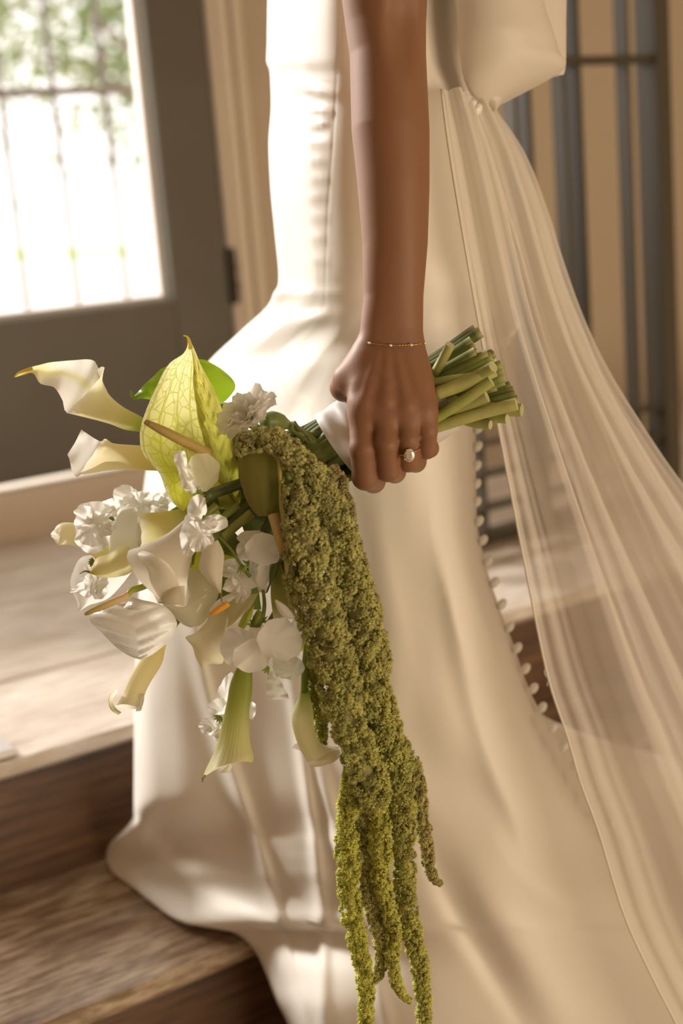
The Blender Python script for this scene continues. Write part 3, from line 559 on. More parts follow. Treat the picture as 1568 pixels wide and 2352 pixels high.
def sheet(Lp, Rp, d, dr=None, bulge=0., ns=30, nt=18, ruf=0., rf=4., relief=0., vf=9., cf=None, seed=0, pw=1.):
    Lc, Rc = cubic(d3(Lp, d), ns), cubic(d3(Rp, d if dr is None else dr), ns); s = np.linspace(0, 1, ns)[:, None]; t = np.linspace(0, 1, nt)[None]; r = np.random.RandomState(seed)
    V = Lc[:, None]*(1 - t[..., None]) + Rc[:, None]*t[..., None]; b = (4*t*(1-t))**pw*np.sin(np.pi*np.clip(s*.94 + .03, 0, 1))**.6
    z = -bulge*b + ruf*np.sin(rf*2*np.pi*s + r.rand()*6 + 3*t)*np.abs(2*t - 1)**1.5 + ruf*.4*np.sin(rf*3.7*np.pi*s + r.rand()*6)*np.abs(2*t - 1)
    if relief: z = z - relief*np.abs(np.sin(np.pi*vf*(s + .28*np.abs(t - .5))))**.7*np.minimum(1, 6*t*(1-t))
    V = V.copy(); V[..., 2] += z; n = V.shape[0]*V.shape[1]; S_, T_ = np.broadcast_to(s, (ns, nt)), np.broadcast_to(t, (ns, nt))
    col = (cf or grad(CREAM, WHITE, WHITE))(S_, T_); return V.reshape(-1, 3), gridf(ns, nt), col.reshape(-1, 3), np.stack([S_, T_], -1).reshape(-1, 2)
def otube(Lp, Rp, d, ratio=.8, lip=(0, 0, 0), blip=None, flare=.05, cf=None, ns=36, nph=36, wob=.0, seed=0):
    Lc, Rc = cubic(d3(Lp, d), ns), cubic(d3(Rp, d), ns); s = np.linspace(0, 1, ns)[:, None]; ph = (np.arange(nph)/nph*2*np.pi)[None]
    c, w = (Lc + Rc)/2, (Rc - Lc)/2; wl = np.linalg.norm(w, axis=1)
    fl = 1 + flare*s**9
    V = c[:, None] + w[:, None]*(np.cos(ph)*fl)[..., None]; dep = -(np.sin(ph)*fl)*(wl*ratio)[:, None]; V = V.copy(); V[..., 2] += dep
    e = s**5; lip = np.array(lip)*[PX, PX, 1]; bl = -lip*.6 if blip is None else np.array(blip)*[PX, PX, 1]
    V += (e*np.clip(np.sin(ph), 0, 1)**1.3)[..., None]*lip + (e*np.clip(-np.sin(ph), 0, 1)**1.3)[..., None]*bl
    if wob: V[..., 2] += wob*s**4*np.sin(3*ph + seed)
    V[..., 0] += .0004*s*np.sin(9*ph + seed)
    S_, T_ = np.broadcast_to(s, (ns, nph)), np.broadcast_to(ph/2/np.pi, (ns, nph)); col = (cf or grad(GRN, CREAM, WHITE))(S_, T_)
    return V.reshape(-1, 3), gridf(ns, nph, True), col.reshape(-1, 3), np.stack([S_, T_], -1).reshape(-1, 2)
def disc(cx, cy, rx, ry, rot, d, tx=0., ty=0., ruf=.0015, cup=.004, seed=0, cf=None, n=56, m=13, c0=WHITE, c1=WHITE, root=None):
    """one petal: folds run from its root (towards the middle of the flower) out to a wavy rim"""
    r = np.random.RandomState(seed + 1); ca, sa = math.cos(math.radians(rot)), math.sin(math.radians(rot)); o = C(cx, cy, d)[None, None]
    q = np.linspace(.01, 1, m)[:, None]; a = (np.arange(n)/n*2*np.pi)[None]; hs = [2, 3, 4, 6, 9]; ph = r.rand(5)*6.28; am = r.uniform(.5, 1.3, 5)
    k = 1 + .07*np.sin(2*a + ph[0]) + .05*np.sin(3*a + ph[1]) + .03*np.sin(7*a + ph[2]) + .012*np.sin(13*a + ph[3])
    x, y = rx*k*np.cos(a)*PX, ry*k*np.sin(a)*PX; X, Y = ca*x - sa*y, sa*x + ca*y
    rv = np.array(root if root else (r.uniform(-1, 1), r.uniform(-1, 1))); rv = rv/(np.hypot(*rv) + 1e-9)*.62*min(rx, ry)*PX
    X = rv[0]*(1 - q) + X*q; Y = rv[1]*(1 - q) + Y*q; w = sum(am[i]*np.sin(hs[i]*a + ph[i])/(1 + .35*hs[i]) for i in range(5))
    dist = np.hypot(X - rv[0], Y - rv[1])/(max(rx, ry)*PX); Z = tx*X + ty*Y + cup*q**2*(.6 + .4*np.cos(a + ph[1])) + 1.7*ruf*w*q**2.0*np.clip(dist*1.3, 0, 1)
    V = o + np.stack(np.broadcast_arrays(X, Y, Z), -1); V = V.reshape(-1, 3); col = mixc(c0, c1, np.broadcast_to(q, (m, n)).ravel())
    return V, gridf(m, n, True), col, np.zeros((len(V), 2))
def part(name, geos, mt, parent=bq, **k):
    V, Fc = join([(g[0], g[1]) for g in geos]); return mk(name, toW(V), Fc, mt, parent, col=np.vstack([g[2] for g in geos]), uv=np.vstack([g[3] for g in geos]), **k)
def tb(path, rad, col, nseg=10, n=24, colb=None):
    pts = cubic(path, n) if len(path) > 2 else spl(path, n); v, f = tube(pts, rad, nseg); s = np.repeat(np.linspace(0, 1, n), nseg); return v, f, mixc(col, col if colb is None else colb, s), np.zeros((len(v), 2))
def spadix(a, b, r, parent, col, colb, label=None):
    g = tb([C(*a), C(*[(p + q)/2 for p, q in zip(a, b)]), C(*b)], [r*.55, r*.9, r, r, r*1.05], col, 12, 22, colb); cap, cf_ = ell(C(*a), (r*.56, r*.56, r*.56), None, 10, 6)
    part('spadix', [g, (cap, cf_, np.tile(col, (len(cap), 1)), np.zeros((len(cap), 2)))], M_spadix, parent, label=label)

# stems: every flower's stem runs through the hand to a cut end on the right
AXL, AXR, AXE = np.array([770, 1034]), np.array([1000, 906]), np.array([1128, 850]); E1 = np.array([126, 222])/255.
nst = [0]
def stem(base, ri=None, an=None, rad=.0040, col=None, end=None, label=None):
    i = nst[0]; nst[0] += 1; an = i*2.39996 if an is None else an; ri = .0285*math.sqrt(((i*7 % 30) + .6)/30) if ri is None else ri
    o1, o2 = math.cos(an)*ri, math.sin(an)*ri          # along the image-plane perpendicular / along depth
    def at(A, k, dd): q = A + E1*o1*k/PX*.96; return C(q[0], q[1], 1.192 + dd + o2*k*.95)
    E = at(AXE, 1.28, -.004) if end is None else C(*end)
    if end is None: E = E + np.array([.87, -.49, 0])*rng.uniform(-.004, .010)
    B = C(base[0], base[1], base[2] + .012); md = B*.45 + at(AXL, 1.2, 0)*.55; md[2] = max(md[2], 1.178); path = [B, md, at(AXL, .94, 0), at(AXR, .94, 0), E]
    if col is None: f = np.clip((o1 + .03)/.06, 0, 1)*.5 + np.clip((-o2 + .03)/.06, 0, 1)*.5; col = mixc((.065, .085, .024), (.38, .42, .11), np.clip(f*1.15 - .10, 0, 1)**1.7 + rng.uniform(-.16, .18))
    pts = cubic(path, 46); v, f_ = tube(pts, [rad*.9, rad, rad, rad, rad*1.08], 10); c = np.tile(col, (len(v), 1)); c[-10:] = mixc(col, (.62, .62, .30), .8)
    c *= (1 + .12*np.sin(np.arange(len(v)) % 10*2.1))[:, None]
    # a flat, slightly paler cut face of its own
    last = v[-10:]; n0 = len(v); v = np.vstack([v, last, last.mean(0)[None]]); c = np.vstack([c, np.tile((.50, .50, .22), (11, 1))]); f_ = f_[:-1] + [(n0 + k, n0 + (k+1) % 10, n0 + 10) for k in range(10)]
    return mk('stem', toW(v), f_, M_green, bq, col=np.clip(c, .01, 1), uv=np.zeros((len(v), 2)), label=label)

# --- callas
c_in = grad(LIME, (.90, .86, .74), YEL, .25, .82)
g1 = sheet([(34, 865, 1.160), (71, 843, 1.164), (129, 831, 1.176), (204, 826, 1.188), (222, 838, 1.184), (240, 885, 1.180), (262, 935, 1.178)], [(34, 867, 1.160), (75, 857, 1.158), (92, 881, 1.156), (125, 890, 1.156), (143, 919, 1.158), (152, 947, 1.158), (195, 950, 1.168), (256, 950, 1.176)], None, bulge=-.010, cf=lambda s, t: mixc_arr(mixc((.74, .66, .14), (.90, .87, .78), np.clip(s*2.4, 0, 1)), (.68, .66, .16), .75*np.exp(-((t - .42)/.09)**2)*np.clip(1.2 - s*.6, 0, 1)), ruf=.0015)
g2 = otube([(345, 977), (329, 960), (279, 932), (243, 897), (224, 848)], [(330, 1000), (318, 992), (286, 987), (243, 971), (152, 948)], 1.172, .75, lip=(52, -24, -.006), blip=(-6, -10, .008), flare=.0, cf=grad((.42, .50, .05), (.84, .78, .48), (.90, .87, .78), .45, .9))
c1 = part('calla_lily', [g1, g2], M_petal, label='cream calla lily with a long pointed tip, uppermost on the far edge')
part('tip', [tb([C(75, 846, 1.162), C(45, 856, 1.160), C(33, 866, 1.158)], [.0016, .0011, .0004], (.70, .55, .12))], M_petal, c1)
g1 = sheet([(187, 987, 1.172), (228, 1013, 1.168), (243, 1008, 1.164), (262, 1024, 1.160), (272, 1040, 1.158)], [(155, 1044, 1.166), (160, 1061, 1.156), (174, 1095, 1.150), (200, 1080, 1.148), (262, 1052, 1.152)], None, bulge=-.012, ruf=.002, rf=2, cf=grad(WHITE, WHITE, CREAM, .3, .6))
g2 = otube([(372, 1024), (320, 1023), (264, 1019), (246, 1012), (230, 1016)], [(372, 1082), (320, 1080), (264, 1079), (214, 1086), (175, 1094)], 1.158, .72, lip=(18, -6, -.004), blip=(0, -6, .008), flare=.06, wob=.0025, cf=grad((.78, .68, .26), (.85, .77, .50), (.90, .86, .76), .5, .85))
part('calla_lily', [g1, g2], M_petal, label='cream calla lily with a wavy lip, pointing sideways below the upper calla')
g = otube([(262, 1262), (225, 1228), (185, 1205), (150, 1200), (132, 1207), (124, 1222)], [(238, 1300), (205, 1272), (175, 1256), (150, 1252), (135, 1252), (124, 1238)], 1.178, .8, lip=(16, 4, -.002), flare=.0, cf=grad(YEL, CREAM, WHITE, .4, .8))
c3 = part('calla_lily', [g], M_petal, label='half-closed calla bud with a rolled rim')
g = otube([(452, 1158), (424, 1168), (381, 1174), (340, 1178), (317, 1179)], [(462, 1190), (430, 1206), (387, 1226), (350, 1245), (322, 1257)], 1.125, .8, lip=(10, 2, -.002), blip=(-12, 2, .01), flare=.05, cf=grad(GRN, YEL, (.90, .86, .70), .45, .8))
part('calla_lily', [g], M_petal, label='yellow-green calla seen from the side')
g1 = otube([(436, 1184), (424, 1193), (383, 1226), (330, 1252), (298, 1268)], [(462, 1198), (452, 1216), (444, 1268), (433, 1315), (424, 1388)], 1.095, .62, lip=(-14, 18, -.006), blip=(28, -34, .012), flare=.05, cf=grad((.66, .66, .36), (.82, .77, .66), (.86, .82, .72), .2, .7))
g2 = sheet([(298, 1266, 1.098), (311, 1283, 1.088), (337, 1308, 1.078), (343, 1343, 1.074), (361, 1382, 1.078)], [(316, 1262, 1.094), (350, 1272, 1.074), (390, 1300, 1.070), (412, 1345, 1.072), (423, 1392, 1.086)], None, bulge=.004, cf=grad(WHITE, (.82, .78, .68), (.70, .64, .46), .1, .7))
g3 = sheet([(361, 1382, 1.077), (385, 1355, 1.072), (408, 1347, 1.071), (424, 1345, 1.076)], [(364, 1386, 1.076), (385, 1388, 1.070), (408, 1390, 1.070), (425, 1390, 1.078)], None, bulge=.003, cf=grad((.45, .44, .20), (.74, .68, .54), (.78, .73, .62), .3, .8))
part('calla_lily', [g1, g2, g3], M_petal, label='large white calla seen from behind with a folded lower lip')
g = sheet([(206, 1314), (222, 1282), (250, 1272), (273, 1254), (300, 1258), (325, 1284)], [(207, 1317), (228, 1325), (256, 1327), (291, 1320), (312, 1305), (328, 1288)], 1.125, bulge=.012, cf=grad((.62, .52, .10), (.85, .78, .42), (.88, .84, .68), .3, .8))
c6 = part('calla_lily', [g], M_petal, label='pale yellow calla with a thin dark tip'); part('tip', [tb([C(210, 1315, 1.124), C(195, 1312, 1.122), C(183, 1318, 1.12)], [.0012, .0007, .0003], (.35, .30, .12))], M_petal, c6)
g1 = sheet([(545, 1352), (512, 1376), (478, 1400), (476, 1425), (448, 1454), (425, 1464), (443, 1486), (449, 1512), (463, 1532)], [(560, 1360), (528, 1387), (520, 1428), (512, 1476), (514, 1500), (510, 1524), (480, 1524), (470, 1527), (466, 1533)], 1.118, bulge=.011, ruf=.0015, cf=grad((.84, .74, .36), (.85, .79, .55), (.74, .68, .34), .3, .93))
g2 = sheet([(480, 1402, 1.104), (500, 1378, 1.100), (530, 1362, 1.10)], [(488, 1410, 1.100), (515, 1392, 1.094), (548, 1366, 1.098)], None, bulge=.003, cf=grad(WHITE, WHITE, CREAM))
g3 = sheet([(521, 1375), (516, 1405), (520, 1442)], [(594, 1362), (575, 1395), (548, 1426)], 1.125, bulge=.012, cf=grad((.80, .70, .32), (.84, .76, .48), CREAM))
c7 = part('calla_lily', [g1, g2, g3], M_petal, label='open cream calla hanging down with an orange spadix')
spadix((486, 1410, 1.088), (524, 1386, 1.086), .0026, c7, (.85, .36, .02), (.85, .42, .05), 'orange spadix')
g1 = otube([(352, 1462), (338, 1490), (318, 1520), (298, 1556), (282, 1594), (266, 1624)], [(392, 1462), (380, 1488), (371, 1526), (344, 1570), (330, 1602), (324, 1630)], 1.182, .75, lip=(0, -14, -.004), blip=(0, 6, .004), flare=.05, cf=grad((.82, .70, .30), (.86, .79, .52), (.88, .84, .66), .4, .8))
g2 = sheet([(268, 1583, 1.176), (252, 1596, 1.172), (249, 1612, 1.170), (254, 1630, 1.168), (272, 1643, 1.166)], [(270, 1590, 1.182), (262, 1600, 1.180), (259, 1612, 1.178), (266, 1626, 1.172), (279, 1636, 1.168)], None, bulge=.003, cf=grad(WHITE, CREAM, CREAM))
g3 = sheet([(318, 1590, 1.176), (318, 1615, 1.172), (311, 1634, 1.170)], [(332, 1592, 1.180), (330, 1612, 1.176), (323, 1633, 1.172)], None, bulge=.002)
part('calla_lily', [g1, g2, g3], M_petal, label='slim cream calla hanging lowest on the far side with curled lips')
stripe = lambda s, t: mixc_arr(mixc_arr(mixc((.36, .42, .05), (.62, .62, .24), s*1.25), (.80, .76, .50), np.clip(s*1.5 - .55, 0, 1)*.85), (.30, .34, .05), .35*np.abs(np.sin(t*2*np.pi*17))**6)
g1 = otube([(548, 1526), (540, 1540), (528, 1572), (520, 1617), (509, 1664), (497, 1715), (475, 1762), (464, 1788)], [(574, 1524), (579, 1542), (579, 1585), (573, 1633), (572, 1678), (576, 1714), (582, 1735), (580, 1752)], 1.115, .66, lip=(-2, -22, -.005), blip=(8, -6, .008), flare=.0, cf=stripe, nph=64)
c9 = part('calla_lily', [g1], M_petal, label='long green-striped calla hanging straight down to a hooked tip'); part('tip', [tb([C(470, 1779, 1.113), C(465, 1790, 1.112), C(466, 1797, 1.112)], [.0016, .0010, .0003], (.35, .34, .10))], M_petal, c9)
part('folded_lip', [sheet([(505, 1772, 1.108), (524, 1757, 1.106), (530, 1752, 1.108)], [(508, 1776, 1.110), (524, 1774, 1.108), (534, 1762, 1.11)], None, bulge=.002)], M_petal, c9)
g1 = otube([(691, 1580), (686, 1600), (669, 1645), (676, 1687), (690, 1722), (708, 1752)], [(707, 1580), (711, 1598), (719, 1633), (722, 1674), (738, 1709), (776, 1722)], 1.128, .8, lip=(6, 12, -.004), blip=(8, -8, .006), flare=.05, cf=grad((.36, .42, .05), (.82, .77, .52), (.88, .84, .68), .4, .8))
g2 = sheet([(705, 1752), (735, 1740), (757, 1727), (780, 1722)], [(712, 1756), (735, 1756), (760, 1754), (783, 1738)], 1.118, bulge=.004, cf=grad(CREAM, CREAM, WHITE)); g3 = sheet([(686, 1705), (676, 1710), (670, 1718)], [(694, 1728), (684, 1722), (671, 1719)], 1.13)
c10 = part('calla_lily', [g1, g2, g3], M_petal, label='calla on a bare green stem beside the amaranthus')
part('flower_stem', [tb([C(706, 1455, 1.135), C(700, 1530, 1.13), C(698, 1592, 1.128)], [.0022, .0027, .0031], (.22, .30, .03))], M_green, c10)
g = otube([(625, 1290), (622, 1330), (622, 1372), (628, 1420)], [(644, 1292), (656, 1330), (667, 1370), (682, 1420)], 1.128, .7, flare=0, cf=grad((.28, .30, .05), (.55, .56, .20), CREAM, .5, .8))
part('calla_lily', [g], M_petal, label='green-throated calla tucked behind the big sweet pea')
g = otube([(300, 1165), (279, 1173), (257, 1212), (250, 1253), (254, 1285)], [(312, 1165), (318, 1178), (314, 1218), (318, 1256), (322, 1290)], 1.158, .55, flare=.03, cf=grad(WHITE, WHITE, (.86, .80, .58), .3, .5))
part('calla_lily', [g], M_petal, label='broad smooth white calla under the frilly sweet peas')
g = sheet([(482, 1250), (467, 1262), (457, 1304), (478, 1335), (506, 1364)], [(500, 1240), (514, 1272), (511, 1317), (509, 1350), (508, 1370)], 1.082, bulge=.007, cf=grad((.80, .76, .62), (.84, .79, .68), (.60, .54, .34), .2, .7))
c12 = part('calla_lily', [g], M_petal, label='drooping white calla tip over the middle'); part('tip', [tb([C(507, 1362, 1.08), C(509, 1380, 1.08), C(512, 1386, 1.08)], [.0009, .0005, .0003], (.35, .28, .10))], M_petal, c12)
# --- anthuriums
vc = lambda s, t: mixc_arr(mixc_arr(mixc((.86, .84, .46), (.80, .77, .22), s*1.5 - .2), (.60, .60, .05), np.clip(s*2.6 - .95, 0, 1)*.92), (.88, .84, .55), np.clip(1 - t*8, 0, 1))
Lh = [(434, 786), (421, 812), (386, 838), (357, 893), (332, 951), (321, 997), (326, 1036), (344, 1062), (367, 1089), (380, 1126), (396, 1154), (420, 1174)]
Mh = [(436, 786), (444, 822), (444, 866), (451, 936), (464, 997), (477, 1045), (484, 1080), (480, 1112), (462, 1140), (446, 1156), (424, 1174)]
g = sheet(Lh, [(p[0], p[1]) for p in Mh], 1.105, 1.128, bulge=.006, ns=50, nt=30, relief=.0011, vf=8, cf=vc)
a1 = part('anthurium', [g], M_vein, label='large lime anthurium with net-like green veins and a long spadix')
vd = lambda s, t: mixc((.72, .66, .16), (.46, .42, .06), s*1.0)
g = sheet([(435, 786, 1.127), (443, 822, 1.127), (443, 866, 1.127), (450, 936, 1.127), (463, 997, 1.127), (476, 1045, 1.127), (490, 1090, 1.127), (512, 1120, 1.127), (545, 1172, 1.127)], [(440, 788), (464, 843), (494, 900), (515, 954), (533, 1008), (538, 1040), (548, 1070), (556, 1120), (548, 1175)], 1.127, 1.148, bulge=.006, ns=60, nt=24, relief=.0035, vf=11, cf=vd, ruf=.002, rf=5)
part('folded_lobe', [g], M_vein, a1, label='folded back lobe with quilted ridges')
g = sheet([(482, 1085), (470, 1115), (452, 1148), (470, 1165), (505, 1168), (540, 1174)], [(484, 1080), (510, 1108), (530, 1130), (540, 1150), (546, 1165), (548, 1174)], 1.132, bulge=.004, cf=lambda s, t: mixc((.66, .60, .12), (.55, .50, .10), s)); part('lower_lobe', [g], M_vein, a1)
part('tip', [tb([C(436, 800, 1.115), C(434, 783, 1.112), C(429, 773, 1.110), C(421, 771, 1.108)], [.0024, .0016, .0009, .0004], (.72, .60, .12))], M_petal, a1)
spadix((336, 970, 1.076), (482, 1044, 1.110), .0040, a1, (.30, .20, .05), (.66, .50, .16), 'long tan spadix with a brown end')
bumpw = grad((.84, .82, .72), (.88, .86, .80), (.86, .82, .74), .2, .8)
g1 = sheet([(291, 1385), (243, 1386), (205, 1420), (234, 1454), (266, 1486), (292, 1504), (308, 1511), (322, 1513)], [(304, 1373), (361, 1386), (388, 1400), (406, 1428), (401, 1448), (388, 1472), (368, 1490), (345, 1506), (324, 1514)], 1.120, 1.110, bulge=.010, ns=46, nt=36, relief=.0034, vf=7.5, cf=bumpw)
g2 = sheet([(282, 1398, 1.104), (295, 1380, 1.104), (304, 1371, 1.106)], [(323, 1402, 1.096), (345, 1392, 1.098), (362, 1387, 1.104)], None, bulge=.006, relief=.0006, vf=8, cf=bumpw)
a2 = part('anthurium', [g1, g2], M_gloss, label='glossy white quilted anthurium with a pink-tan spadix')
spadix((198, 1409, 1.080), (293, 1368, 1.098), .0029, a2, (.30, .26, .04), (.72, .50, .28), 'spadix, green at the end and pinkish tan at the root')
part('flower_stem', [tb([C(292, 1370, 1.100), C(302, 1356, 1.102), C(325, 1349, 1.108), C(360, 1335, 1.125)], [.0022, .0026, .0024, .0024], (.42, .48, .05), 10, 20)], M_green, a2)
g = sheet([(242, 1275), (189, 1279), (167, 1314), (162, 1346), (177, 1381), (180, 1402)], [(330, 1272), (290, 1330), (253, 1371), (225, 1384), (205, 1390), (182, 1404)], 1.188, bulge=.010, relief=.0012, vf=6, cf=grad(WHITE, WHITE, (.86, .80, .66)))
part('anthurium', [g], M_petal, label='plain white anthurium at the far edge, lit through')
g = sheet([(430, 1302), (420, 1355), (374, 1384), (397, 1412), (419, 1434), (438, 1441)], [(472, 1304), (497, 1336), (502, 1364), (484, 1406), (463, 1434), (441, 1441)], 1.132, 1.126, bulge=.012, ns=36, nt=26, relief=.0008, vf=5, cf=grad((.78, .74, .46), (.86, .82, .64), (.88, .85, .74), .4, .8))
part('anthurium', [g], M_gloss, label='cream anthurium back with fine veins')
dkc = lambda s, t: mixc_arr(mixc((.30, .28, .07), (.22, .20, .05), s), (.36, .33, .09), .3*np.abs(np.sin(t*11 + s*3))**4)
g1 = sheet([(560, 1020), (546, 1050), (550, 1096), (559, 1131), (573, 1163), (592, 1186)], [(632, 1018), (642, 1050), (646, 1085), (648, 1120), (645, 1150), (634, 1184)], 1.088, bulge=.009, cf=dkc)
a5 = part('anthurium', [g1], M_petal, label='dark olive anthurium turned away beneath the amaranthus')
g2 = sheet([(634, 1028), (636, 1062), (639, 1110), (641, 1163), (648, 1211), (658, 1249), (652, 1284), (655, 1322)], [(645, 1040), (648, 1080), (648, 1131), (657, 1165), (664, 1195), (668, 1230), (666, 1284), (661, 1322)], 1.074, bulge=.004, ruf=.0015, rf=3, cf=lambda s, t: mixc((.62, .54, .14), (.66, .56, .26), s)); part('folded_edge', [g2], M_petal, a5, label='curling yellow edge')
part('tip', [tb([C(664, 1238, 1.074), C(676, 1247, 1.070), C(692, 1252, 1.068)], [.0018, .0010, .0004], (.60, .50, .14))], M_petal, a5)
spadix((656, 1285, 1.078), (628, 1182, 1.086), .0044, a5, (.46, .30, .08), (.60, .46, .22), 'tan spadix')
# --- leaf
lf = lambda s, t: mixc((.30, .44, .02), (.22, .36, .02), s)
g = sheet([(470, 826), (430, 826), (380, 842), (343, 872), (306, 911)], [(505, 845), (528, 864), (541, 884), (536, 900), (512, 924), (470, 945), (420, 940), (345, 918), (311, 917)], 1.180, bulge=.006, cf=lf, ruf=.002)
l1 = part('leaf', [g], M_leaf, label='bright green leaf behind the lime anthurium')
part('leaf_tip', [tb([C(312, 914, 1.178), C(304, 910, 1.176), C(300, 897, 1.174)], [.0016, .0012, .0004], (.34, .44, .05))], M_leaf, l1)
for q, (Lq, Rq, dd, cc) in enumerate([([(436, 1268), (470, 1262), (540, 1280)], [(440, 1305), (480, 1318), (540, 1312)], 1.118, (.62, .62, .06)), ([(380, 1180), (420, 1200), (470, 1300), (500, 1400)], [(470, 1120), (520, 1200), (580, 1280), (600, 1400)], 1.165, (.20, .24, .04)), ([(300, 1250), (330, 1330), (430, 1420)], [(420, 1190), (480, 1280), (520, 1400)], 1.172, (.34, .36, .08)),
        ([(500, 1000), (520, 1100), (560, 1220), (600, 1330)], [(620, 980), (660, 1100), (690, 1240), (690, 1380)], 1.150, (.12, .14, .03)), ([(683, 1445), (684, 1470), (681, 1494)], [(704, 1440), (703, 1470), (694, 1496)], 1.145, (.55, .60, .03)), ([(445, 1296), (452, 1262), (462, 1250)], [(440, 1300), (442, 1270), (458, 1250)], 1.10, (.22, .26, .03))]):
    part('leaf', [sheet(Lq, Rq, dd, bulge=.004, cf=lambda s, t, c=cc: mixc(c, tuple(x*.7 for x in c), s))], M_leaf)
# --- sweet peas
def pea(label, petals, calyx=(), stems=()):
    e = empty('sweet_pea', wloc(bq), bq, label=label)
    ds = [q for q in petals if not isinstance(q, dict)]; mx, my = np.mean([q[0] for q in ds]), np.mean([q[1] for q in ds])
    for q in petals:
        if isinstance(q, dict): g = sheet(**q)
        else: g = disc(*q[:6], root=(mx - q[0] + .1, my - q[1] + .1), **q[6])
        part('petal', [g], M_petalw, e)
        if not isinstance(q, dict) and q[6].get('ruf', 0) >= .003:      # frilled kinds: a smaller crumpled petal in front of each
            rq = np.random.RandomState(q[6]['seed'] + 200); ox, oy = rq.uniform(-.45, .45, 2)
            part('petal', [disc(q[0] + ox*q[2], q[1] + oy*q[3], q[2]*rq.uniform(.45, .7), q[3]*rq.uniform(.55, .85), rq.uniform(0, 180), q[5] - .006, tx=rq.uniform(-.8, .8), ty=rq.uniform(-.8, .8), ruf=q[6]['ruf']*1.1, cup=rq.uniform(-.006, .004), seed=q[6]['seed'] + 300, root=(mx - q[0] + .1, my - q[1] + .1))], M_petalw, e)
    for c in calyx:                        # (x, y, d, size, angle)
        gs = [tb([C(c[0], c[1], c[2]), C(c[0] + math.cos(math.radians(c[4]))*c[3]*1.2, c[1] + math.sin(math.radians(c[4]))*c[3]*1.2, c[2])], [.0016, .0030, .0022], (.20, .26, .04), 8, 8)]
        for k in range(5):
            a = math.radians(c[4] + (k - 2)*26); gs.append(tb([C(c[0] + math.cos(a)*c[3]*.8, c[1] + math.sin(a)*c[3]*.8, c[2] - .002), C(c[0] + math.cos(a)*c[3]*2, c[1] + math.sin(a)*c[3]*2, c[2] - .003)], [.0012, .0009, .0002], (.24, .32, .05), 6, 6))
        part('calyx', gs, M_green, e)
    for st in stems: part('flower_stem', [tb([C(*p) for p in st[0]], st[1], (.16, .20, .04), 8, 20)], M_green, e)
    return e
K = lambda seed, **k: dict(seed=seed, **k)
pea('white sweet pea with two petals standing in front of the veined anthurium', [dict(Lp=[(410, 1035), (398, 1050), (410, 1085), (420, 1120), (438, 1136)], Rp=[(424, 1036), (429, 1052), (432, 1085), (448, 1108), (466, 1124)], d=1.082, bulge=.006, ruf=.002, cf=grad(WHITE, WHITE, WHITE)), (468, 1083, 35, 40, 15, 1.088, K(3, tx=.3, ruf=.0010, cup=-.004, c0=(.80, .78, .62), c1=(.85, .82, .66)))], [(452, 1138, 1.082, 9, -30)])
pea('frilled white sweet pea standing over the middle of the bouquet', [(452, 1166, 20, 30, 12, 1.072, K(4, ruf=.0025, cup=.003)), (437, 1228, 24, 46, 8, 1.074, K(5, ruf=.0030, cup=.002, tx=-.4)), (484, 1204, 36, 20, -18, 1.076, K(6, ruf=.003, tx=.3)), (470, 1240, 22, 30, 0, 1.080, K(7, ruf=.003))], [(470, 1192, 1.078, 5, 200)])
pea('white sweet pea beside the tan spadix, partly shaded', [(578, 1236, 32, 18, -8, 1.094, K(8, ruf=.002, ty=-.3)), (604, 1262, 42, 33, 12, 1.088, K(9, ruf=.0022, cup=-.004)), (566, 1264, 22, 26, 0, 1.092, K(10, ruf=.002))], [(552, 1300, 1.088, 10, 60)], [([(503, 1232, 1.09), (530, 1262, 1.088), (552, 1295, 1.088), (575, 1325, 1.09)], [.0009, .0011, .0016])])
pea('white sweet pea hanging above the orange spadix', [(534, 1306, 30, 24, -10, 1.100, K(11, ruf=.003)), (562, 1336, 54, 19, -16, 1.092, K(12, ruf=.0032, ty=-.4)), (603, 1326, 15, 36, 0, 1.090, K(13, ruf=.002, tx=.5)), (590, 1302, 20, 20, 0, 1.097, K(14, ruf=.002)), (556, 1362, 16, 26, 30, 1.095, K(15, ruf=.002))])
pea('broad-petalled white sweet pea, the largest, at the lower middle', [(545, 1484, 36, 46, 18, 1.090, K(16, ruf=.0014, cup=-.003, tx=-.3)), (582, 1504, 48, 34, -18, 1.083, K(17, ruf=.0014, cup=-.004)), (643, 1468, 44, 49, -20, 1.078, K(18, ruf=.0012, cup=-.005, tx=.25)), dict(Lp=[(630, 1380), (640, 1405), (655, 1420), (675, 1420)], Rp=[(634, 1377), (655, 1390), (668, 1404), (677, 1419)], d=1.074, bulge=.002), (684, 1450, 21, 38, 8, 1.090, K(19, ruf=.001)), (596, 1462, 26, 30, 0, 1.094, K(20))], [(590, 1440, 1.082, 14, 250), (597, 1432, 1.084, 12, 290)], [([(604, 1355, 1.09), (607, 1390, 1.088), (602, 1420, 1.085), (592, 1440, 1.084)], [.0013, .0017, .0018])])
part('bud', [sheet([(546, 1438, 1.086), (560, 1410, 1.083), (582, 1390, 1.082)], [(560, 1445, 1.084), (574, 1425, 1.078), (584, 1392, 1.081)], None, bulge=.004, cf=lambda s, t: mixc((.52, .55, .10), (.40, .44, .05), s)), sheet([(572, 1440, 1.080), (582, 1415, 1.078), (592, 1398, 1.08)], [(592, 1442, 1.08), (600, 1420, 1.078), (602, 1405, 1.08)], None, bulge=.003, cf=lambda s, t: mixc((.20, .24, .04), (.26, .30, .05), s))], M_petal)
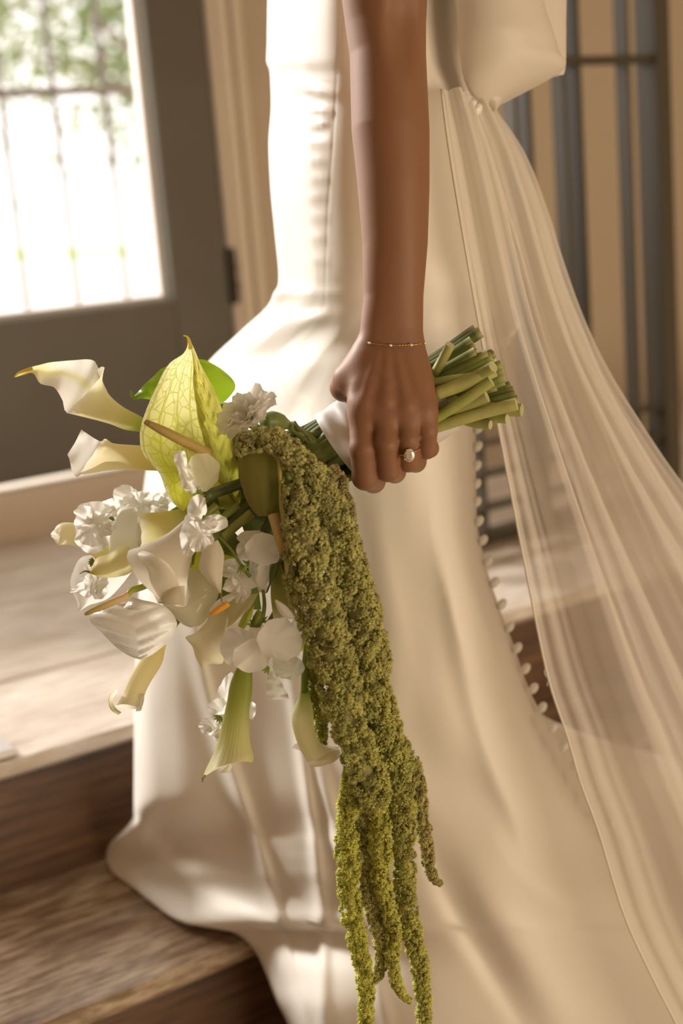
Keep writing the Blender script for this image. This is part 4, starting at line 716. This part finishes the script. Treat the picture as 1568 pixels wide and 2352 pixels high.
pea('thin white sweet pea fanned out below the broad petals', [(660, 1530, 35, 31, 20, 1.108, K(21, ruf=.002, c0=(.82, .82, .66), c1=(.86, .86, .74))), dict(Lp=[(620, 1532), (612, 1560), (611, 1585), (618, 1607)], Rp=[(634, 1540), (645, 1566), (658, 1590), (666, 1606)], d=1.112, ruf=.0025, rf=3, bulge=.003, cf=grad((.80, .80, .62), (.86, .85, .76), WHITE))], [(617, 1532, 1.105, 9, 150)])
pea('white sweet pea peeping out behind the green-striped calla', [(517, 1588, 17, 42, 14, 1.165, K(22, ruf=.002)), (502, 1624, 26, 20, -20, 1.163, K(23, ruf=.002)), (480, 1669, 25, 21, -25, 1.160, K(24, ruf=.003)), (577, 1632, 10, 22, 0, 1.165, K(25, ruf=.001)), (500, 1685, 16, 18, 0, 1.162, K(26, ruf=.003))], [(508, 1645, 1.155, 9, 130)])
pea('frilled white sweet pea, leftmost of the bouquet', [(222, 1180, 52, 28, 8, 1.160, K(27, ruf=.0042, ty=-.5)), (212, 1228, 44, 42, -12, 1.152, K(28, ruf=.0042)), (200, 1196, 32, 26, 30, 1.156, K(29, ruf=.004, tx=-.4)), (240, 1205, 30, 26, -30, 1.150, K(30, ruf=.0035))], [(255, 1194, 1.146, 4, 300)])
pea('bright white sweet pea at the top edge of the white flowers', [(292, 1144, 38, 28, 20, 1.182, K(31, ruf=.004)), (338, 1152, 46, 27, 5, 1.178, K(32, ruf=.004)), (380, 1152, 40, 30, -10, 1.184, K(33, ruf=.004)), (268, 1170, 30, 25, 0, 1.176, K(34, ruf=.003)), (350, 1172, 40, 22, 0, 1.170, K(35, ruf=.003))])
pea('crumpled white sweet pea below the dark-tipped calla', [(200, 1335, 22, 38, 10, 1.165, K(36, ruf=.004)), (224, 1350, 21, 30, -8, 1.160, K(37, ruf=.004)), (212, 1342, 16, 24, 0, 1.156, K(38, ruf=.003))], [(216, 1292, 1.150, 7, 190)])
# --- carnation
cr = empty('carnation', wloc(bq), bq, label='white carnation with a fringed edge above the amaranthus'); r = np.random.RandomState(5)
for k in range(19):
    ring_ = k // 7; a = k*2.39996; tl = (.62, .42, .22)[ring_]; ln = (.030, .027, .022)[ring_]; axd = np.array([-.45, -.62, -.55]); axd /= np.linalg.norm(axd); e1 = np.cross(axd, [0, 0, 1.]); e1 /= np.linalg.norm(e1); e2 = np.cross(axd, e1)
    rd = math.cos(a)*e1 + math.sin(a)*e2; sd = -math.sin(a)*e1 + math.cos(a)*e2; B = C(598, 990, 1.130); V = []; ns, nt = 10, 15
    for i in range(ns):
        s = i/(ns-1)
        for j in range(nt):
            t = j/(nt-1)*2 - 1; fr = (.0009*((j % 2)*2 - 1) if i == ns-1 else 0); V.append(B + axd*(ln*s*(1 - tl*s*.6) + fr + .005) + rd*(ln*tl*1.3*s*s) + sd*(ln*.62*s**.8*t) + axd*(.0030*s*math.sin(5*t + k)) - rd*.003*s*t*t + rd*.0016*s*math.sin(9*t + k*2))
    part('petal', [(np.array(V), gridf(ns, nt), np.tile((.94, .92, .87), (len(V), 1)), np.zeros((len(V), 2)))], M_petalw, cr)
part('calyx', [tb([C(606, 968, 1.135), C(628, 966, 1.142), C(648, 972, 1.150), C(664, 976, 1.155)], [.0060, .0078, .0070, .0030], (.14, .18, .05), 12, 16, (.24, .27, .07))], M_green, cr)
# --- amaranthus
FL_V, FL_F = [], []
for k in range(6):                          # a floret: a burst of small pointed bracts
    z = .95 - k*.19; a = k*2.4; rr = math.sqrt(max(0, 1 - z*z)); dv = np.array([rr*math.cos(a), rr*math.sin(a), z]); u = np.cross(dv, [.3, .5, .2]); u /= np.linalg.norm(u); w = np.cross(dv, u); o = len(FL_V)
    for q in range(3): an = q*2.094; FL_V.append(dv*.10 + .24*(u*math.cos(an) + w*math.sin(an)))
    FL_V.append(dv*1.0); FL_F += [(o, o+1, o+3), (o+1, o+2, o+3), (o+2, o, o+3)]
FL_V, FL_F = np.array(FL_V), np.array(FL_F)
def bigmesh(name, V, T, mt, parent, col, label=None):
    me = bpy.data.meshes.new(name); me.vertices.add(len(V)); me.vertices.foreach_set('co', (V - wloc(parent)).astype(np.float32).ravel()); n = len(T)
    me.loops.add(3*n); me.loops.foreach_set('vertex_index', T.astype(np.int32).ravel()); me.polygons.add(n); me.polygons.foreach_set('loop_start', np.arange(0, 3*n, 3, dtype=np.int32)); me.update(calc_edges=True)
    ca = me.color_attributes.new('Col', 'FLOAT_COLOR', 'POINT'); c4 = np.ones((len(V), 4), np.float32); c4[:, :3] = col; ca.data.foreach_set('color', c4.ravel()); me.materials.append(mt)
    o = bpy.data.objects.new(name, me); COL.objects.link(o); o.parent = parent; return tag(o, label)
def strand(path, c0, c1, seed, size=5.2, cl=17., per=34, gap=.70, lab=None):
    """clumps of florets (radius cl px) packed over a hanging spike whose radius follows the path"""
    r = np.random.RandomState(seed); p = np.array(path, float); n = 160; q = cubic(np.column_stack([p[:, 0], p[:, 1], p[:, 2]*1000, p[:, 3]]), n); ctr = np.array([C(a[0], a[1], a[2]/1000) for a in q]); rad = q[:, 3]*PX
    arc = np.concatenate([[0], np.cumsum(np.linalg.norm(np.diff(ctr, axis=0), axis=1))]); L = arc[-1]; cr_ = np.minimum(cl*PX, rad*.75); area = np.sum(np.diff(arc)*2*np.pi*rad[1:]/(np.pi*(cr_[1:]*gap)**2)); nc = int(area)
    w_ = rad/cr_**2; cdf = np.cumsum(w_); cdf /= cdf[-1]; i = np.interp((np.arange(nc) + r.rand(nc))/nc, cdf, np.arange(n)); ii = i.astype(int).clip(0, n-2); fr = (i - ii)[:, None]
    pc = ctr[ii]*(1-fr) + ctr[ii+1]*fr; T = ctr[ii+1] - ctr[ii]; T /= np.linalg.norm(T, axis=1)[:, None]; a = np.arange(nc)*2.39996 + r.randn(nc)*.5; u = np.cross(T, [.1, .2, 1.]); u /= np.linalg.norm(u, axis=1)[:, None]; w = np.cross(T, u)
    rd = u*np.cos(a)[:, None] + w*np.sin(a)[:, None]; R_ = np.interp(i, np.arange(n), rad); CR = np.interp(i, np.arange(n), cr_)*r.uniform(.55, 1.25, nc); cc = pc + rd*((R_ - CR*.7)*r.uniform(.72, 1.22, nc))[:, None]
    k = np.repeat(np.arange(nc), per); dn = r.randn(len(k), 3); dn /= np.linalg.norm(dn, axis=1)[:, None]; dn += rd[k]*.9; dn /= np.linalg.norm(dn, axis=1)[:, None]
    pos = cc[k] + dn*(CR[k]*r.uniform(.72, 1.0, len(k)))[:, None]; dj = dn + .45*r.randn(len(k), 3); dj /= np.linalg.norm(dj, axis=1)[:, None]; sz = size*PX*r.uniform(.7, 1.4, len(k))*np.clip(CR[k]/(12*PX), .62, 1.1)
    x = np.cross(dj, r.randn(len(k), 3)); x /= np.linalg.norm(x, axis=1)[:, None]; y = np.cross(dj, x); m = len(FL_V)
    V = (pos[:, None] + sz[:, None, None]*(FL_V[None, :, 0:1]*x[:, None] + FL_V[None, :, 1:2]*y[:, None] + FL_V[None, :, 2:3]*dj[:, None])).reshape(-1, 3); Fc = (FL_F[None] + (np.arange(len(k))*m)[:, None, None]).reshape(-1, 3)
    col = mixc(c0, c1, i/n)*r.uniform(.82, 1.16, (nc, 1)); col = (col[k]*r.uniform(.85, 1.15, (len(k), 1)))[:, None].repeat(m, 1).reshape(-1, 3); tip = np.zeros(m); tip[3::4] = 1; col = col*(1 + .30*np.tile(tip, len(k)))[:, None]
    cv, cf_ = tube(ctr, list(rad[::4]*.5), 10); tri = []
    for f in cf_: tri += [(f[0], f[z], f[z+1]) for z in range(1, len(f)-1)]
    return bigmesh('amaranthus_strand', toW(np.vstack([V, cv])), np.vstack([Fc, np.array(tri) + len(V)]), M_amar, bq, np.clip(np.vstack([col, np.tile(np.array(c0)*.7, (len(cv), 1))]), 0, 1), lab)
OL, OL2, LT = (.66, .63, .28), (.66, .65, .21), (.80, .79, .20)
strand([(552, 1036, 1.088, 14), (575, 1012, 1.078, 20), (618, 1010, 1.070, 24), (655, 1030, 1.070, 26), (690, 1062, 1.074, 30), (722, 1108, 1.082, 36), (752, 1160, 1.090, 38), (772, 1230, 1.096, 40), (790, 1310, 1.100, 44), (815, 1400, 1.104, 44), (835, 1490, 1.110, 44), (850, 1590, 1.118, 44), (872, 1690, 1.126, 44), (905, 1790, 1.136, 40), (925, 1870, 1.142, 30)], OL, OL2, 1, lab='thick olive amaranthus tassel arching out of the bouquet')
strand([(668, 1110, 1.074, 20), (690, 1180, 1.076, 38), (700, 1270, 1.078, 46), (722, 1360, 1.080, 48), (745, 1450, 1.084, 46), (770, 1540, 1.090, 46), (792, 1630, 1.096, 44), (820, 1720, 1.104, 40), (848, 1800, 1.112, 38), (870, 1850, 1.118, 28)], OL, OL2, 2, lab='thick amaranthus tassel nearest the flowers')
strand([(760, 1080, 1.105, 14), (775, 1130, 1.104, 26), (792, 1190, 1.102, 24), (806, 1290, 1.110, 30), (838, 1400, 1.112, 30), (862, 1500, 1.118, 30), (872, 1620, 1.124, 28), (900, 1700, 1.130, 30), (930, 1780, 1.138, 30)], (.54, .46, .22), OL2, 3, lab='brownish amaranthus tassel along the back edge')
strand([(812, 1770, 1.124, 20), (800, 1860, 1.130, 21), (798, 1960, 1.136, 24), (803, 2060, 1.142, 24), (818, 2150, 1.148, 22), (832, 2220, 1.152, 19), (842, 2290, 1.156, 17), (838, 2360, 1.160, 14), (834, 2420, 1.163, 10)], (.74, .73, .18), LT, 4, size=5.6, cl=13., per=30, gap=.86, lab='bright green thin tail hanging out of the bottom of the frame, left one')
strand([(838, 1830, 1.134, 18), (838, 1930, 1.142, 19), (846, 2020, 1.148, 18), (858, 2090, 1.152, 18), (872, 2150, 1.156, 16), (876, 2200, 1.158, 14), (868, 2240, 1.160, 10), (856, 2256, 1.160, 6)], (.66, .62, .25), (.74, .69, .26), 5, size=5.6, cl=13., per=30, gap=.86, lab='dull green short tail curling at its end')
strand([(868, 1830, 1.126, 20), (874, 1930, 1.132, 22), (874, 2010, 1.138, 20), (892, 2080, 1.142, 17), (905, 2140, 1.146, 15), (902, 2200, 1.150, 14), (908, 2250, 1.153, 12), (925, 2285, 1.155, 9), (943, 2302, 1.156, 5)], (.74, .73, .17), (.82, .79, .24), 6, size=5.6, cl=13., per=30, gap=.86, lab='bright tail ending in a small hook')
strand([(912, 1800, 1.130, 30), (926, 1890, 1.136, 27), (928, 1980, 1.142, 24), (932, 2060, 1.147, 23), (944, 2130, 1.150, 21), (962, 2210, 1.154, 19), (972, 2280, 1.158, 17), (974, 2350, 1.162, 15), (972, 2430, 1.165, 11)], (.62, .59, .20), (.74, .73, .20), 7, size=5.6, cl=13., per=30, gap=.86, lab='long olive tail reaching the bottom of the frame, right one')
strand([(942, 1745, 1.138, 16), (958, 1800, 1.142, 17), (966, 1860, 1.146, 15), (976, 1925, 1.150, 15), (984, 1985, 1.153, 12), (997, 2018, 1.155, 9), (1013, 2031, 1.156, 5)], (.62, .57, .22), (.64, .56, .24), 8, size=5.6, cl=13., per=30, gap=.86, lab='short separate tail nearest the back of the gown')
strand([(716, 1470, 1.130, 12), (720, 1560, 1.136, 14), (732, 1630, 1.142, 15), (738, 1690, 1.146, 12), (733, 1750, 1.15, 7)], (.66, .65, .18), (.68, .67, .20), 9, size=5.6, cl=13., per=30, gap=.86, lab='thin tail behind the calla on the bare stem')
# --- stems
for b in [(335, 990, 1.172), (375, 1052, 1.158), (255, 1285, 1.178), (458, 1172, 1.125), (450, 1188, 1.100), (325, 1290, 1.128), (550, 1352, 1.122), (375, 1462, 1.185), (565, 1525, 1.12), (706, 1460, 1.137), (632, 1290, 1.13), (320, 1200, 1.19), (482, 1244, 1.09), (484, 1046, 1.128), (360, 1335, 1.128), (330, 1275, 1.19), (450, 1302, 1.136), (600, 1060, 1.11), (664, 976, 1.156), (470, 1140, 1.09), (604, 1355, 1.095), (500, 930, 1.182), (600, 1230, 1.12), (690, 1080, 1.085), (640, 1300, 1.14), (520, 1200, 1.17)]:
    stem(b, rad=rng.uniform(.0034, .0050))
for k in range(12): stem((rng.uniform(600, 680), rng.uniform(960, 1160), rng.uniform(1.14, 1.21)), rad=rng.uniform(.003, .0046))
P1, P2 = (.50, .50, .16), (.42, .46, .11)
for b, e, r_, c in [((1000, 905, 1.150), (1136, 850, 1.140), .0058, P1), ((985, 885, 1.158), (1100, 868, 1.146), .0052, (.40, .50, .12)), ((990, 985, 1.160), (1186, 928, 1.140), .0052, P1), ((985, 970, 1.158), (1128, 875, 1.138), .0048, P2), ((980, 960, 1.165), (1118, 910, 1.145), .0055, (.38, .38, .12)), ((1050, 960, 1.175), (1126, 976, 1.160), .0040, P1), ((1060, 950, 1.180), (1164, 962, 1.160), .0040, P2), ((1060, 930, 1.185), (1198, 942, 1.165), .0056, P1), ((990, 870, 1.172), (1034, 792, 1.150), .0042, P1), ((1050, 900, 1.16), (1132, 842, 1.132), .0050, P2)]:
    m_ = [(b[i]*.45 + e[i]*.55) for i in range(3)]; m_[1] += rng.uniform(-5, 5); g = tb([C(*b), C(*m_), C(*e)], [r_*.95, r_, r_*1.02, r_], c, 8, 16, mixc(c, (.60, .60, .28), .35)); lv = g[0][-8:]; n0 = len(g[0])
    g = (np.vstack([g[0], lv, lv.mean(0)[None]]), g[1][:-1] + [(n0 + q, n0 + (q+1) % 8, n0 + 8) for q in range(8)], np.vstack([g[2], np.tile((.62, .62, .34), (9, 1))]), np.zeros((n0 + 9, 2))); part('stem', [g], M_green, bq)
part('tendril', [tb([C(676, 968, 1.150), C(683, 985, 1.146), C(695, 990, 1.145), C(706, 1002, 1.146)], [.0010, .0024, .0014, .0003], (.12, .14, .04), 6, 16)], M_green)
part('tendril', [tb([C(656, 1016, 1.15), C(670, 1018, 1.149), C(682, 1004, 1.148), C(688, 1003, 1.148), C(693, 1018, 1.148), C(700, 1001, 1.148), C(712, 1013, 1.149)], .0006, (.05, .06, .02), 5, 30)], M_green)
for p0, p1, r_ in (((578, 1178, 1.116), (512, 1236, 1.108), .0038), ((498, 1160, 1.118), (462, 1198, 1.112), .0034), ((548, 1160, 1.12), (470, 1225, 1.114), .0032)):
    part('stem', [tb([C(*p0), C((p0[0]+p1[0])/2 - 3, (p0[1]+p1[1])/2, p0[2] - .002), C(*p1)], r_, (.30, .31, .06), 10, 14)], M_green)
# --- ribbon round the stems
def ribbon(x0, x1, r0, ph, name, parent, lab=None):   # a band of satin wound round the stems: each turn overlaps the last with a raised, slanting edge
    V, n, m = [], 90, 96; a = AXR - AXL; ax2 = a/np.linalg.norm(a); e1 = np.array([E1[0], E1[1], 0])
    for i in range(n):
        s = i/(n-1); base = AXL + a*(x0 + (x1 - x0)*s)
        for j in range(m):
            an = 2*math.pi*j/m; sl = .006*math.sin(an + ph)*(1 - s); u = s - .10*math.sin(an + ph) - .02*math.sin(2*an); st = sum(1/(1 + math.exp(-(u - e)*90)) for e in (.13, .27, .44, .62))
            rr = r0 - .0010*4*u + .0013*st + .0005*math.sin(an*5 + s*14 + ph)*math.sin(an*2 + s*4) + (.0005*math.cos(s*40 + 3*math.sin(an)) if s < .5 else 0)
            V.append(C(base[0], base[1], 1.192) + np.array([ax2[0], ax2[1], 0])*sl + e1*rr*math.cos(an) + np.array([0, 0, 1])*rr*.97*math.sin(an))
    return mk(name, toW(np.array(V)), gridf(n, m, True), M_ribbon, parent, label=lab)
rb = ribbon(.04, 1.03, .0345, .6, 'ribbon_wrap', bq, 'white satin ribbon wound round the stems')
